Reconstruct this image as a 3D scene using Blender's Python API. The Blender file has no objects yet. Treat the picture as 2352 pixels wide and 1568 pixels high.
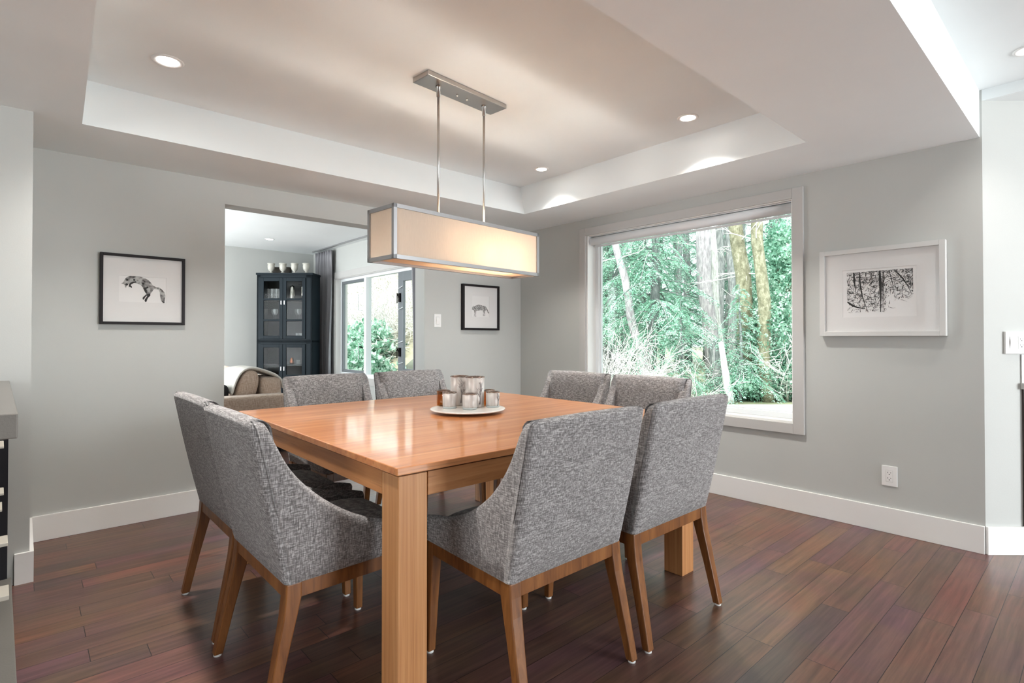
import bpy, bmesh, math, random
import numpy as np
from mathutils import Vector, Matrix, noise as mnoise

# ------------------------------------------------------------------ camera, world, light, exposure
SC = bpy.context.scene
COL = SC.collection
R = math.radians
EYE = 1.14
cam_data = bpy.data.cameras.new('camera')
cam_data.sensor_width = 36.0
cam_data.lens = 1243.0 * 36.0 / 2352.0
cam_data.shift_y = -0.00936
cam_data.clip_start = 0.05
cam_data.clip_end = 300
cam = bpy.data.objects.new('camera', cam_data)
cam.location = (0, 0, EYE)
cam.rotation_euler = (R(90.6), 0, R(47.89 - 90))
COL.objects.link(cam)
SC.camera = cam

world = bpy.data.worlds.new('overcast_sky')
SC.world = world
world.use_nodes = True
wn = world.node_tree
bg = wn.nodes['Background']
bg.inputs['Color'].default_value = (0.90, 0.97, 1.0, 1)
bg.inputs['Strength'].default_value = 1.4

SC.view_settings.view_transform = 'Standard'
SC.view_settings.look = 'None'
SC.view_settings.gamma = 1.0
SC.view_settings.exposure = 1.38
SC.view_settings.use_curve_mapping = False


def lamp(name, kind, loc, rot, energy, color=(1, 1, 1), **kw):
    d = bpy.data.lights.new(name, kind)
    d.energy = energy
    d.color = color
    for k, v in kw.items():
        setattr(d, k, v)
    o = bpy.data.objects.new(name, d)
    o.location = loc
    o.rotation_euler = rot
    COL.objects.link(o)
    return o


# hazy sun from over the house: it lights the trees, the house keeps it out of the rooms
lamp('hazy_sun', 'SUN', (0, 0, 10), (R(38), 0, R(-75)), 3.3, (1.0, 0.97, 0.90), angle=R(25))


def daylight_fill(name, loc, rot, sx, sy, energy, color):
    return lamp(name, 'AREA', loc, rot, energy, color, shape='RECTANGLE', size=sx, size_y=sy)


# area lamps added as daylight fill in unseen windows around the rooms
daylight_fill('kitchen_daylight_fill', (3.7, -4.52, 1.35), (R(104), 0, R(6)), 2.2, 1.9, 106, (0.93, 0.97, 1.0))
daylight_fill('side_daylight_fill', (-3.52, 0.4, 1.35), (R(116), 0, R(-90)), 3.4, 1.7, 8, (1.0, 0.96, 0.90))
daylight_fill('living_daylight_fill', (-0.48, 7.6, 1.3), (R(108), 0, R(-90)), 2.6, 1.7, 66, (0.93, 0.98, 1.0))


def portal(name, loc, rot, sx, sy):
    o = lamp(name, 'AREA', loc, rot, 1.0, shape='RECTANGLE', size=sx, size_y=sy)
    o.data.cycles.is_portal = True


portal('window_portal', (3.95, 2.28, 1.32), (R(90), 0, R(90)), 1.8, 1.5)
portal('window_portal', (3.95, 6.95, 1.32), (R(90), 0, R(90)), 3.2, 1.7)


# ------------------------------------------------------------------ helpers
class MB:
    """collects boxes, tubes, lathes and prisms; build() links them as ONE mesh object"""

    def __init__(self):
        self.v, self.f, self.sm = [], [], []

    def add(self, vs, fs, smooth=False, M=None):
        b = len(self.v)
        for p in vs:
            p = Vector(p)
            self.v.append(tuple(M @ p if M is not None else p))
        for f in fs:
            self.f.append(tuple(b + i for i in f))
            self.sm.append(smooth)
        return self

    def box(self, a, b, M=None):
        x0, y0, z0 = a
        x1, y1, z1 = b
        vs = [(x0, y0, z0), (x1, y0, z0), (x1, y1, z0), (x0, y1, z0), (x0, y0, z1), (x1, y0, z1), (x1, y1, z1), (x0, y1, z1)]
        fs = [(0, 3, 2, 1), (4, 5, 6, 7), (0, 1, 5, 4), (1, 2, 6, 5), (2, 3, 7, 6), (3, 0, 4, 7)]
        return self.add(vs, fs, False, M)

    def prism(self, pts, z0, z1, M=None):
        n = len(pts)
        vs = [(p[0], p[1], z0) for p in pts] + [(p[0], p[1], z1) for p in pts]
        fs = [tuple(range(n - 1, -1, -1)), tuple(range(n, 2 * n))]
        fs += [(i, (i + 1) % n, n + (i + 1) % n, n + i) for i in range(n)]
        return self.add(vs, fs, False, M)

    def lathe(self, prof, n=32, c=(0, 0, 0), M=None, closed=False):
        vs, fs = [], []
        for r, z in prof:
            for k in range(n):
                a = 2 * math.pi * k / n
                vs.append((c[0] + r * math.cos(a), c[1] + r * math.sin(a), c[2] + z))
        m_ = len(prof)
        for i in range(m_ if closed else m_ - 1):
            for k in range(n):
                k2 = (k + 1) % n
                i2 = (i + 1) % m_
                fs.append((i * n + k, i * n + k2, i2 * n + k2, i2 * n + k))
        if closed:
            return self.add(vs, fs, True, M)
        if prof[0][0] > 1e-5:
            fs.append(tuple(range(n - 1, -1, -1)))
        if prof[-1][0] > 1e-5:
            fs.append(tuple((len(prof) - 1) * n + k for k in range(n)))
        return self.add(vs, fs, True, M)

    def tube(self, pts, rad, n=8, M=None, rough=0.0):
        pts = [Vector(p) for p in pts]
        vs, fs = [], []
        up = Vector((0.13, 0.21, 0.97))
        for i, p in enumerate(pts):
            t = (pts[min(i + 1, len(pts) - 1)] - pts[max(i - 1, 0)]).normalized()
            a = t.cross(up)
            if a.length < 1e-3:
                a = t.cross(Vector((1, 0, 0)))
            a.normalize()
            b = t.cross(a)
            r = rad[i] if isinstance(rad, (list, tuple)) else rad
            for k in range(n):
                an = 2 * math.pi * k / n
                rr = r * (1 + rough * random.uniform(-1, 1))
                vs.append(p + a * (rr * math.cos(an)) + b * (rr * math.sin(an)))
        for i in range(len(pts) - 1):
            for k in range(n):
                k2 = (k + 1) % n
                fs.append((i * n + k, i * n + k2, (i + 1) * n + k2, (i + 1) * n + k))
        fs.append(tuple(range(n - 1, -1, -1)))
        fs.append(tuple((len(pts) - 1) * n + k for k in range(n)))
        return self.add(vs, fs, True, M)

    def build(self, name, mat, parent=None, bevel=0, seg=2, subsurf=0, loc=None, fix=True):
        me = bpy.data.meshes.new(name)
        me.from_pydata([tuple(p) for p in self.v], [], self.f)
        me.polygons.foreach_set('use_smooth', self.sm)
        me.update()
        if fix:
            bm = bmesh.new()
            bm.from_mesh(me)
            bmesh.ops.recalc_face_normals(bm, faces=bm.faces)
            bm.to_mesh(me)
            bm.free()
        return link(name, me, mat, parent, bevel, seg, subsurf, loc)


def link(name, me, mat, parent=None, bevel=0, seg=2, subsurf=0, loc=None):
    for m in (mat if isinstance(mat, (list, tuple)) else [mat]):
        me.materials.append(m)
    o = bpy.data.objects.new(name, me)
    COL.objects.link(o)
    if loc is not None:
        o.location = loc
    if parent is not None:
        o.parent = parent
    if bevel:
        m = o.modifiers.new('bevel', 'BEVEL')
        m.width = bevel
        m.segments = seg
        m.limit_method = 'ANGLE'
        m.angle_limit = R(40)
    if subsurf:
        m = o.modifiers.new('subsurf', 'SUBSURF')
        m.levels = m.render_levels = subsurf
    return o


def empty(name, loc=(0, 0, 0), rz=0.0, parent=None):
    o = bpy.data.objects.new(name, None)
    o.empty_display_size = 0.1
    COL.objects.link(o)
    o.location = loc
    o.rotation_euler = (0, 0, rz)
    if parent:
        o.parent = parent
    return o


def tag(o, label=None, cat=None, group=None, kind=None):
    if label:
        o['label'] = label
    if cat:
        o['category'] = cat
    if group:
        o['group'] = group
    if kind:
        o['kind'] = kind
    return o


def struct(o):
    o['kind'] = 'structure'
    return o


def kids(o):
    return [c for c in bpy.data.objects if c.parent == o]


def copy_tree(o, parent=None):
    c = o.copy()
    COL.objects.link(c)
    c.parent = parent
    for ch in kids(o):
        copy_tree(ch, c)
    return c


# ------------------------------------------------------------------ materials
def new_mat(name):
    m = bpy.data.materials.new(name)
    m.use_nodes = True
    nt = m.node_tree
    return m, nt, nt.nodes['Principled BSDF']


def N(nt, kind, **kw):
    n = nt.nodes.new(kind)
    for k, v in kw.items():
        if k in n.inputs:
            n.inputs[k].default_value = v
        else:
            setattr(n, k, v)
    return n


def paint(name, col, rough=0.6, bump=0.02, metal=0.0, spec=0.5, var=0.03, nscale=180):
    m, nt, b = new_mat(name)
    b.inputs['Roughness'].default_value = rough
    b.inputs['Metallic'].default_value = metal
    b.inputs['Specular IOR Level'].default_value = spec
    tc = N(nt, 'ShaderNodeTexCoord')
    no = N(nt, 'ShaderNodeTexNoise', Scale=3.0, Detail=3.0)
    nt.links.new(tc.outputs['Object'], no.inputs['Vector'])
    mr = N(nt, 'ShaderNodeMapRange')
    mr.inputs['To Min'].default_value = 1 - var
    mr.inputs['To Max'].default_value = 1 + var
    nt.links.new(no.outputs['Fac'], mr.inputs['Value'])
    mx = N(nt, 'ShaderNodeVectorMath', operation='SCALE')
    mx.inputs[0].default_value = col[:3]
    nt.links.new(mr.outputs['Result'], mx.inputs['Scale'])
    nt.links.new(mx.outputs['Vector'], b.inputs['Base Color'])
    if bump:
        n2 = N(nt, 'ShaderNodeTexNoise', Scale=nscale, Detail=2.0)
        nt.links.new(tc.outputs['Object'], n2.inputs['Vector'])
        bp = N(nt, 'ShaderNodeBump', Strength=bump, Distance=0.01)
        nt.links.new(n2.outputs['Fac'], bp.inputs['Height'])
        nt.links.new(bp.outputs['Normal'], b.inputs['Normal'])
    return m


def ramp(nt, stops):
    r = N(nt, 'ShaderNodeValToRGB')
    e = r.color_ramp.elements
    while len(e) > 1:
        e.remove(e[-1])
    e[0].position = stops[0][0]
    e[0].color = (*stops[0][1], 1)
    for p, c in stops[1:]:
        x = e.new(p)
        x.color = (*c, 1)
    return r


def mixrgb(nt, fac, a, b, blend='MIX'):
    m = N(nt, 'ShaderNodeMix', data_type='RGBA', blend_type=blend)
    ins = [m.inputs['Factor'], m.inputs[6], m.inputs[7]]
    for s, v in zip(ins, (fac, a, b)):
        if hasattr(v, 'default_value') and hasattr(v, 'is_linked') or hasattr(v, 'links'):
            nt.links.new(v, s)
        elif isinstance(v, (int, float)):
            s.default_value = v
        else:
            s.default_value = (*v[:3], 1)
    return m.outputs[2]


def wood(name, cols, axis='X', rough=0.35, grain=(1.2, 28, 28), spec=0.5, coat=0.0, streak=0.5, loc=(0, 0, 0)):
    """long-grained wood; axis is the direction of the grain in object space"""
    m, nt, b = new_mat(name)
    tc = N(nt, 'ShaderNodeTexCoord')
    mp = N(nt, 'ShaderNodeMapping')
    g = {'X': grain, 'Y': (grain[1], grain[0], grain[2]), 'Z': (grain[1], grain[2], grain[0])}[axis]
    mp.inputs['Scale'].default_value = g
    mp.inputs['Location'].default_value = loc
    nt.links.new(tc.outputs['Object'], mp.inputs['Vector'])
    n1 = N(nt, 'ShaderNodeTexNoise', Scale=1.0, Detail=6.0, Roughness=0.6, Distortion=0.6)
    nt.links.new(mp.outputs['Vector'], n1.inputs['Vector'])
    rp = ramp(nt, [(0.28, cols[0]), (0.5, cols[1]), (0.72, cols[2])])
    nt.links.new(n1.outputs['Fac'], rp.inputs['Fac'])
    mp2 = N(nt, 'ShaderNodeMapping')
    mp2.inputs['Scale'].default_value = tuple(s * (3.2 if s > 5 else 3.0) for s in g)
    nt.links.new(tc.outputs['Object'], mp2.inputs['Vector'])
    n2 = N(nt, 'ShaderNodeTexNoise', Scale=1.0, Detail=3.0, Roughness=0.5)
    nt.links.new(mp2.outputs['Vector'], n2.inputs['Vector'])
    rp2 = ramp(nt, [(0.30, (0.45, 0.38, 0.32)), (0.42, (1, 1, 1))])
    nt.links.new(n2.outputs['Fac'], rp2.inputs['Fac'])
    c = mixrgb(nt, streak, rp.outputs['Color'], rp2.outputs['Color'], 'MULTIPLY')
    nt.links.new(c, b.inputs['Base Color'])
    b.inputs['Roughness'].default_value = rough
    b.inputs['Specular IOR Level'].default_value = spec
    b.inputs['Coat Weight'].default_value = coat
    b.inputs['Coat Roughness'].default_value = 0.09
    bp = N(nt, 'ShaderNodeBump', Strength=0.06, Distance=0.003)
    nt.links.new(n2.outputs['Fac'], bp.inputs['Height'])
    nt.links.new(bp.outputs['Normal'], b.inputs['Normal'])
    return m


def tweed(name, dark, mid, light, scale=1.0):
    m, nt, b = new_mat(name)
    tc = N(nt, 'ShaderNodeTexCoord')
    outs = []
    for sc in ((420, 420, 45), (45, 45, 420)):
        mp = N(nt, 'ShaderNodeMapping')
        mp.inputs['Scale'].default_value = tuple(s * scale for s in sc)
        nt.links.new(tc.outputs['Object'], mp.inputs['Vector'])
        n = N(nt, 'ShaderNodeTexNoise', Scale=1.0, Detail=2.0, Roughness=0.6)
        nt.links.new(mp.outputs['Vector'], n.inputs['Vector'])
        outs.append(n.outputs['Fac'])
    a1 = N(nt, 'ShaderNodeMath', operation='ADD')
    nt.links.new(outs[0], a1.inputs[0])
    nt.links.new(outs[1], a1.inputs[1])
    a2 = N(nt, 'ShaderNodeMath', operation='MULTIPLY')
    nt.links.new(a1.outputs[0], a2.inputs[0])
    a2.inputs[1].default_value = 0.5
    rp = ramp(nt, [(0.38, dark), (0.50, mid), (0.60, light)])
    nt.links.new(a2.outputs[0], rp.inputs['Fac'])
    nt.links.new(rp.outputs['Color'], b.inputs['Base Color'])
    b.inputs['Roughness'].default_value = 0.95
    b.inputs['Specular IOR Level'].default_value = 0.1
    b.inputs['Sheen Weight'].default_value = 0.25
    b.inputs['Sheen Roughness'].default_value = 0.5
    bp = N(nt, 'ShaderNodeBump', Strength=0.35, Distance=0.002)
    nt.links.new(a2.outputs[0], bp.inputs['Height'])
    nt.links.new(bp.outputs['Normal'], b.inputs['Normal'])
    return m


def glass_mat(name, tint=(0.97, 1.0, 0.99), refl=0.06, graze=0.6):
    m, nt, b = new_mat(name)
    nt.nodes.remove(b)
    out = nt.nodes['Material Output']
    tr = N(nt, 'ShaderNodeBsdfTransparent')
    tr.inputs['Color'].default_value = (*tint, 1)
    gl = N(nt, 'ShaderNodeBsdfGlossy')
    gl.inputs['Roughness'].default_value = 0.02
    lw = N(nt, 'ShaderNodeLayerWeight')
    pw_ = N(nt, 'ShaderNodeMath', operation='POWER')
    nt.links.new(lw.outputs['Facing'], pw_.inputs[0])
    pw_.inputs[1].default_value = 4.0
    fr = N(nt, 'ShaderNodeMath', operation='MULTIPLY_ADD')
    nt.links.new(pw_.outputs[0], fr.inputs[0])
    fr.inputs[1].default_value = graze
    fr.inputs[2].default_value = refl / 2
    mx = N(nt, 'ShaderNodeMixShader')
    nt.links.new(fr.outputs[0], mx.inputs[0])
    nt.links.new(tr.outputs[0], mx.inputs[1])
    nt.links.new(gl.outputs[0], mx.inputs[2])
    nt.links.new(mx.outputs[0], out.inputs['Surface'])
    return m


def emit_mat(name, col, s):
    m, nt, b = new_mat(name)
    b.inputs['Base Color'].default_value = (*col, 1)
    b.inputs['Emission Color'].default_value = (*col, 1)
    b.inputs['Emission Strength'].default_value = s
    return m


def leaf_mat(name, stops, rough=0.5, trans=0.35, scale=1.2):
    m, nt, b = new_mat(name)
    tc = N(nt, 'ShaderNodeTexCoord')
    n = N(nt, 'ShaderNodeTexNoise', Scale=scale, Detail=5.0, Roughness=0.7)
    nt.links.new(tc.outputs['Object'], n.inputs['Vector'])
    rp = ramp(nt, stops)
    nt.links.new(n.outputs['Fac'], rp.inputs['Fac'])
    nt.links.new(rp.outputs['Color'], b.inputs['Base Color'])
    b.inputs['Roughness'].default_value = rough
    out = nt.nodes['Material Output']
    t = N(nt, 'ShaderNodeBsdfTranslucent')
    nt.links.new(rp.outputs['Color'], t.inputs['Color'])
    mx = N(nt, 'ShaderNodeMixShader')
    mx.inputs[0].default_value = trans
    nt.links.new(b.outputs[0], mx.inputs[1])
    nt.links.new(t.outputs[0], mx.inputs[2])
    nt.links.new(mx.outputs[0], out.inputs['Surface'])
    return m


def bark_mat(name, c0, c1, c2, sc=(14, 14, 3)):
    m, nt, b = new_mat(name)
    tc = N(nt, 'ShaderNodeTexCoord')
    mp = N(nt, 'ShaderNodeMapping')
    mp.inputs['Scale'].default_value = sc
    nt.links.new(tc.outputs['Object'], mp.inputs['Vector'])
    n = N(nt, 'ShaderNodeTexNoise', Scale=1.5, Detail=6.0, Roughness=0.7)
    nt.links.new(mp.outputs['Vector'], n.inputs['Vector'])
    rp = ramp(nt, [(0.33, c0), (0.5, c1), (0.66, c2)])
    nt.links.new(n.outputs['Fac'], rp.inputs['Fac'])
    nt.links.new(rp.outputs['Color'], b.inputs['Base Color'])
    b.inputs['Roughness'].default_value = 0.9
    bp = N(nt, 'ShaderNodeBump', Strength=0.8, Distance=0.03)
    nt.links.new(n.outputs['Fac'], bp.inputs['Height'])
    nt.links.new(bp.outputs['Normal'], b.inputs['Normal'])
    return m


def floor_mat():
    m, nt, b = new_mat('dark_hardwood_planks')
    tc = N(nt, 'ShaderNodeTexCoord')
    sep = N(nt, 'ShaderNodeSeparateXYZ')
    nt.links.new(tc.outputs['Object'], sep.inputs[0])

    def mth(op, a, bb=None):
        n = N(nt, 'ShaderNodeMath', operation=op)
        for i, v in enumerate((a, bb)):
            if v is None:
                continue
            if isinstance(v, (int, float)):
                n.inputs[i].default_value = v
            else:
                nt.links.new(v, n.inputs[i])
        return n.outputs[0]
    W, L = 0.105, 0.92
    row = mth('DIVIDE', sep.outputs['Y'], W)
    ri = mth('FLOOR', row)
    rf = mth('SUBTRACT', row, ri)
    wn1 = N(nt, 'ShaderNodeTexWhiteNoise', noise_dimensions='1D')
    nt.links.new(ri, wn1.inputs['W'])
    xx = mth('ADD', mth('DIVIDE', sep.outputs['X'], L), mth('MULTIPLY', wn1.outputs['Value'], 7.3))
    ci = mth('FLOOR', xx)
    cf = mth('SUBTRACT', xx, ci)
    comb = N(nt, 'ShaderNodeCombineXYZ')
    nt.links.new(ri, comb.inputs[0])
    nt.links.new(ci, comb.inputs[1])
    wn2 = N(nt, 'ShaderNodeTexWhiteNoise', noise_dimensions='3D')
    nt.links.new(comb.outputs[0], wn2.inputs['Vector'])
    plank = ramp(nt, [(0.0, (0.082, 0.050, 0.038)), (0.22, (0.108, 0.056, 0.036)), (0.45, (0.122, 0.062, 0.036)),
                      (0.62, (0.104, 0.052, 0.048)), (0.8, (0.134, 0.056, 0.040)), (1.0, (0.142, 0.073, 0.041))])
    nt.links.new(wn2.outputs['Value'], plank.inputs['Fac'])
    # grain, shifted per plank
    mp = N(nt, 'ShaderNodeMapping')
    mp.inputs['Scale'].default_value = (2.2, 46, 1)
    nt.links.new(tc.outputs['Object'], mp.inputs['Vector'])
    ad = N(nt, 'ShaderNodeVectorMath', operation='ADD')
    sc = N(nt, 'ShaderNodeVectorMath', operation='SCALE')
    nt.links.new(wn2.outputs['Color'], sc.inputs[0])
    sc.inputs['Scale'].default_value = 40
    nt.links.new(mp.outputs['Vector'], ad.inputs[0])
    nt.links.new(sc.outputs['Vector'], ad.inputs[1])
    n1 = N(nt, 'ShaderNodeTexNoise', Scale=1.0, Detail=6.0, Roughness=0.65, Distortion=0.4)
    nt.links.new(ad.outputs['Vector'], n1.inputs['Vector'])
    gr = ramp(nt, [(0.25, (0.55, 0.55, 0.55)), (0.5, (1.0, 1.0, 1.0)), (0.75, (1.55, 1.5, 1.45))])
    nt.links.new(n1.outputs['Fac'], gr.inputs['Fac'])
    # uneven stain in the finish, running on across the boards
    nst = N(nt, 'ShaderNodeTexNoise', Scale=1.7, Detail=3.0, Roughness=0.55)
    nt.links.new(tc.outputs['Object'], nst.inputs['Vector'])
    st = ramp(nt, [(0.30, (0.84, 1.02, 1.10)), (0.42, (1.02, 0.98, 1.25)), (0.52, (1.08, 1.14, 1.12)), (0.62, (1.16, 1.00, 1.02)), (0.74, (1.18, 1.18, 1.02))])
    nt.links.new(nst.outputs['Fac'], st.inputs['Fac'])
    c0 = mixrgb(nt, 1.0, plank.outputs['Color'], st.outputs['Color'], 'MULTIPLY')
    c1 = mixrgb(nt, 1.0, c0, gr.outputs['Color'], 'MULTIPLY')
    # seams
    e1 = mth('LESS_THAN', rf, 0.022)
    e2 = mth('LESS_THAN', cf, 0.0028)
    seam = mth('MAXIMUM', e1, e2)
    c2 = mixrgb(nt, seam, c1, (0.016, 0.010, 0.010))
    nt.links.new(c2, b.inputs['Base Color'])
    # worn sheen
    n3 = N(nt, 'ShaderNodeTexNoise', Scale=2.6, Detail=4.0, Roughness=0.6)
    nt.links.new(tc.outputs['Object'], n3.inputs['Vector'])
    mr = N(nt, 'ShaderNodeMapRange')
    mr.inputs['From Min'].default_value = 0.3
    mr.inputs['From Max'].default_value = 0.7
    mr.inputs['To Min'].default_value = 0.28
    mr.inputs['To Max'].default_value = 0.36
    nt.links.new(n3.outputs['Fac'], mr.inputs['Value'])
    nt.links.new(mr.outputs['Result'], b.inputs['Roughness'])
    b.inputs['Specular IOR Level'].default_value = 0.45
    hh = mth('SUBTRACT', mth('MULTIPLY', n1.outputs['Fac'], 0.25), seam)
    bp = N(nt, 'ShaderNodeBump', Strength=0.25, Distance=0.002)
    nt.links.new(hh, bp.inputs['Height'])
    nt.links.new(bp.outputs['Normal'], b.inputs['Normal'])
    return m


M = {}
M['wall'] = paint('greige_wall_paint', (0.515, 0.525, 0.505), 0.7, 0.03)
M['ceil'] = paint('white_ceiling_paint', (0.845, 0.880, 0.885), 0.75, 0.02)
M['trim'] = paint('white_semigloss_trim', (0.83, 0.82, 0.80), 0.35, 0.0)
M['casing'] = paint('backlit_shade_casing', (0.53, 0.52, 0.505), 0.4, 0.0)  # trim white darkened in the colour to paint in the backlit shade
M['floor'] = floor_mat()
M['glass'] = glass_mat('window_glass', refl=0.016)
M['picture_glass'] = glass_mat('picture_glass', (1, 1, 1), 0.02, 0.2)
M['oak'] = wood('honey_oak', [(0.46, 0.150, 0.044), (0.58, 0.228, 0.076), (0.68, 0.31, 0.12)], 'X', 0.36, (1.1, 22, 22), coat=0.6)
M['oak_y'] = wood('honey_oak_crosswise', [(0.36, 0.135, 0.042), (0.47, 0.20, 0.070), (0.56, 0.27, 0.11)], 'Y', 0.38, (1.1, 26, 26))
M['oak_x'] = wood('honey_oak_apron', [(0.36, 0.14, 0.045), (0.47, 0.21, 0.078), (0.56, 0.28, 0.12)], 'X', 0.38, (1.6, 34, 34))
M['oak_z'] = wood('honey_oak_upright', [(0.38, 0.155, 0.052), (0.50, 0.235, 0.092), (0.59, 0.31, 0.14)], 'Z', 0.38, (1.0, 60, 60), streak=0.3)
M['walnut'] = wood('brown_stained_leg_wood', [(0.110, 0.036, 0.009), (0.195, 0.071, 0.018), (0.29, 0.118, 0.034)], 'Z', 0.38, (3, 26, 26))
M['tweed'] = tweed('grey_tweed', (0.112, 0.104, 0.104), (0.222, 0.209, 0.207), (0.47, 0.45, 0.445))
M['glide'] = paint('white_plastic', (0.8, 0.8, 0.78), 0.4, 0)
M['nickel'] = paint('brushed_nickel', (0.50, 0.48, 0.46), 0.32, 0, metal=1.0)
M['frame_grey'] = paint('satin_nickel_frame', (0.42, 0.42, 0.43), 0.38, 0, metal=0.85)
M['black_frame'] = paint('black_wood_frame', (0.014, 0.011, 0.012), 0.45, 0.0, spec=0.2)
M['white_frame'] = paint('white_wood_frame', (0.62, 0.615, 0.60), 0.4, 0.0)
M['mat'] = paint('white_mat_board', (0.70, 0.69, 0.68), 0.9, 0)
M['paper'] = paint('print_paper', (0.75, 0.74, 0.73), 0.9, 0)
M['ink'] = paint('black_ink', (0.025, 0.023, 0.022), 0.8, 0)
M['plate'] = paint('white_switch_plastic', (0.85, 0.85, 0.84), 0.35, 0)
M['slot'] = paint('dark_slot', (0.05, 0.05, 0.05), 0.6, 0)
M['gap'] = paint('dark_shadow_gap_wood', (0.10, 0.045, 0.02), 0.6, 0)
M['stone'] = paint('grey_honed_stone', (0.16, 0.15, 0.135), 0.35, 0.05, var=0.2)
M['navy'] = paint('black_cabinet_panel', (0.012, 0.013, 0.018), 0.4, 0)
M['pale'] = paint('pale_shelf_edge', (0.45, 0.42, 0.36), 0.5, 0)
M['vinyl'] = paint('white_vinyl', (0.82, 0.85, 0.87), 0.35, 0)
M['grey_sash'] = paint('grey_aluminium_sash', (0.20, 0.22, 0.235), 0.4, 0, metal=0.2)
M['blind'] = paint('white_roller_fabric', (0.78, 0.79, 0.80), 0.7, 0.01)
M['porcelain'] = paint('white_ceramic', (0.78, 0.76, 0.72), 0.22, 0)
M['cream_cup'] = paint('cream_ceramic', (0.50, 0.49, 0.44), 0.3, 0)
M['curtain'] = paint('grey_satin_curtain', (0.27, 0.265, 0.285), 0.38, 0.05)
M['cab'] = paint('charcoal_blue_painted_wood', (0.008, 0.014, 0.019), 0.5, 0.04, spec=0.12, var=0.2)
M['cab_in'] = paint('black_cabinet_inside', (0.010, 0.010, 0.012), 0.6, 0)
M['clear'] = glass_mat('clear_glass', (0.98, 0.99, 0.99), 0.008)
def glassware():
    m, nt, b = new_mat('glassware')
    out = nt.nodes['Material Output']
    b.inputs['Base Color'].default_value = (0.8, 0.84, 0.84, 1)
    b.inputs['Roughness'].default_value = 0.08
    tr = N(nt, 'ShaderNodeBsdfTransparent')
    lw = N(nt, 'ShaderNodeLayerWeight')
    lw.inputs['Blend'].default_value = 0.35
    mr = N(nt, 'ShaderNodeMapRange')
    mr.inputs['To Min'].default_value = 0.03
    mr.inputs['To Max'].default_value = 0.5
    nt.links.new(lw.outputs['Facing'], mr.inputs['Value'])
    mx = N(nt, 'ShaderNodeMixShader')
    nt.links.new(mr.outputs['Result'], mx.inputs[0])
    nt.links.new(tr.outputs[0], mx.inputs[1])
    nt.links.new(b.outputs[0], mx.inputs[2])
    nt.links.new(mx.outputs[0], out.inputs['Surface'])
    return m


M['glassware'] = glassware()
M['metal_bright'] = paint('polished_steel', (0.75, 0.72, 0.66), 0.18, 0, metal=1.0)
M['copper'] = paint('copper', (0.75, 0.33, 0.20), 0.2, 0, metal=1.0)
M['sofa'] = tweed('oatmeal_sofa_linen', (0.42, 0.30, 0.225), (0.55, 0.42, 0.33), (0.66, 0.54, 0.45), 0.6)
M['throw'] = paint('cream_knit_throw', (0.66, 0.63, 0.58), 0.95, 0.5, nscale=90)
M['black_cloth'] = paint('black_cushion_cloth', (0.012, 0.011, 0.012), 0.9, 0.1)
M['brown_box'] = paint('dark_brown_leather', (0.045, 0.035, 0.025), 0.6, 0.05)
M['wax'] = paint('ivory_wax', (0.75, 0.62, 0.42), 0.5, 0)
M['backsplash'] = paint('light_grey_stone', (0.52, 0.52, 0.50), 0.35, 0.03, var=0.08)
M['dark_wood'] = paint('dark_brown_cabinet', (0.035, 0.022, 0.018), 0.4, 0.02)


def shade_mat(name, col, trans):
    m, nt, b = new_mat(name)
    out = nt.nodes['Material Output']
    b.inputs['Base Color'].default_value = (*col, 1)
    b.inputs['Roughness'].default_value = 0.9
    tc = N(nt, 'ShaderNodeTexCoord')
    mp = N(nt, 'ShaderNodeMapping')
    mp.inputs['Scale'].default_value = (500, 500, 40)
    nt.links.new(tc.outputs['Object'], mp.inputs['Vector'])
    n = N(nt, 'ShaderNodeTexNoise', Scale=1.0, Detail=2.0)
    nt.links.new(mp.outputs['Vector'], n.inputs['Vector'])
    c = mixrgb(nt, n.outputs['Fac'], tuple(x * 0.92 for x in col), tuple(min(1, x * 1.06) for x in col))
    nt.links.new(c, b.inputs['Base Color'])
    t = N(nt, 'ShaderNodeBsdfTranslucent')
    nt.links.new(c, t.inputs['Color'])
    mx = N(nt, 'ShaderNodeMixShader')
    mx.inputs[0].default_value = trans
    nt.links.new(b.outputs[0], mx.inputs[1])
    nt.links.new(t.outputs[0], mx.inputs[2])
    nt.links.new(mx.outputs[0], out.inputs['Surface'])
    return m


M['shade'] = shade_mat('cream_linen_shade', (0.74, 0.645, 0.545), 0.30)
M['diffuser'] = shade_mat('cream_diffuser', (0.80, 0.70, 0.58), 0.32)


def frosted(name):
    m, nt, b = new_mat(name)
    tc = N(nt, 'ShaderNodeTexCoord')
    mp = N(nt, 'ShaderNodeMapping')
    mp.inputs['Scale'].default_value = (60, 60, 9)
    nt.links.new(tc.outputs['Object'], mp.inputs['Vector'])
    n = N(nt, 'ShaderNodeTexNoise', Scale=1.0, Detail=4.0)
    nt.links.new(mp.outputs['Vector'], n.inputs['Vector'])
    rp = ramp(nt, [(0.3, (0.46, 0.41, 0.38)), (0.55, (0.60, 0.56, 0.53)), (0.75, (0.70, 0.68, 0.66))])
    nt.links.new(n.outputs['Fac'], rp.inputs['Fac'])
    nt.links.new(rp.outputs['Color'], b.inputs['Base Color'])
    b.inputs['Roughness'].default_value = 0.35
    b.inputs['Metallic'].default_value = 0.15
    b.inputs['Alpha'].default_value = 0.96
    return m


M['mercury'] = frosted('frosted_silvered_glass')
M['holder_base'] = paint('thick_clear_base', (0.42, 0.45, 0.44), 0.1, 0)
M['amber'] = glass_mat('amber_glass', (0.80, 0.60, 0.35))
M['rim'] = paint('dark_silvered_rim', (0.25, 0.19, 0.16), 0.25, 0, metal=0.8)
M['branch_ink'] = paint('etched_grey', (0.25, 0.22, 0.22), 0.5, 0)

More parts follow.
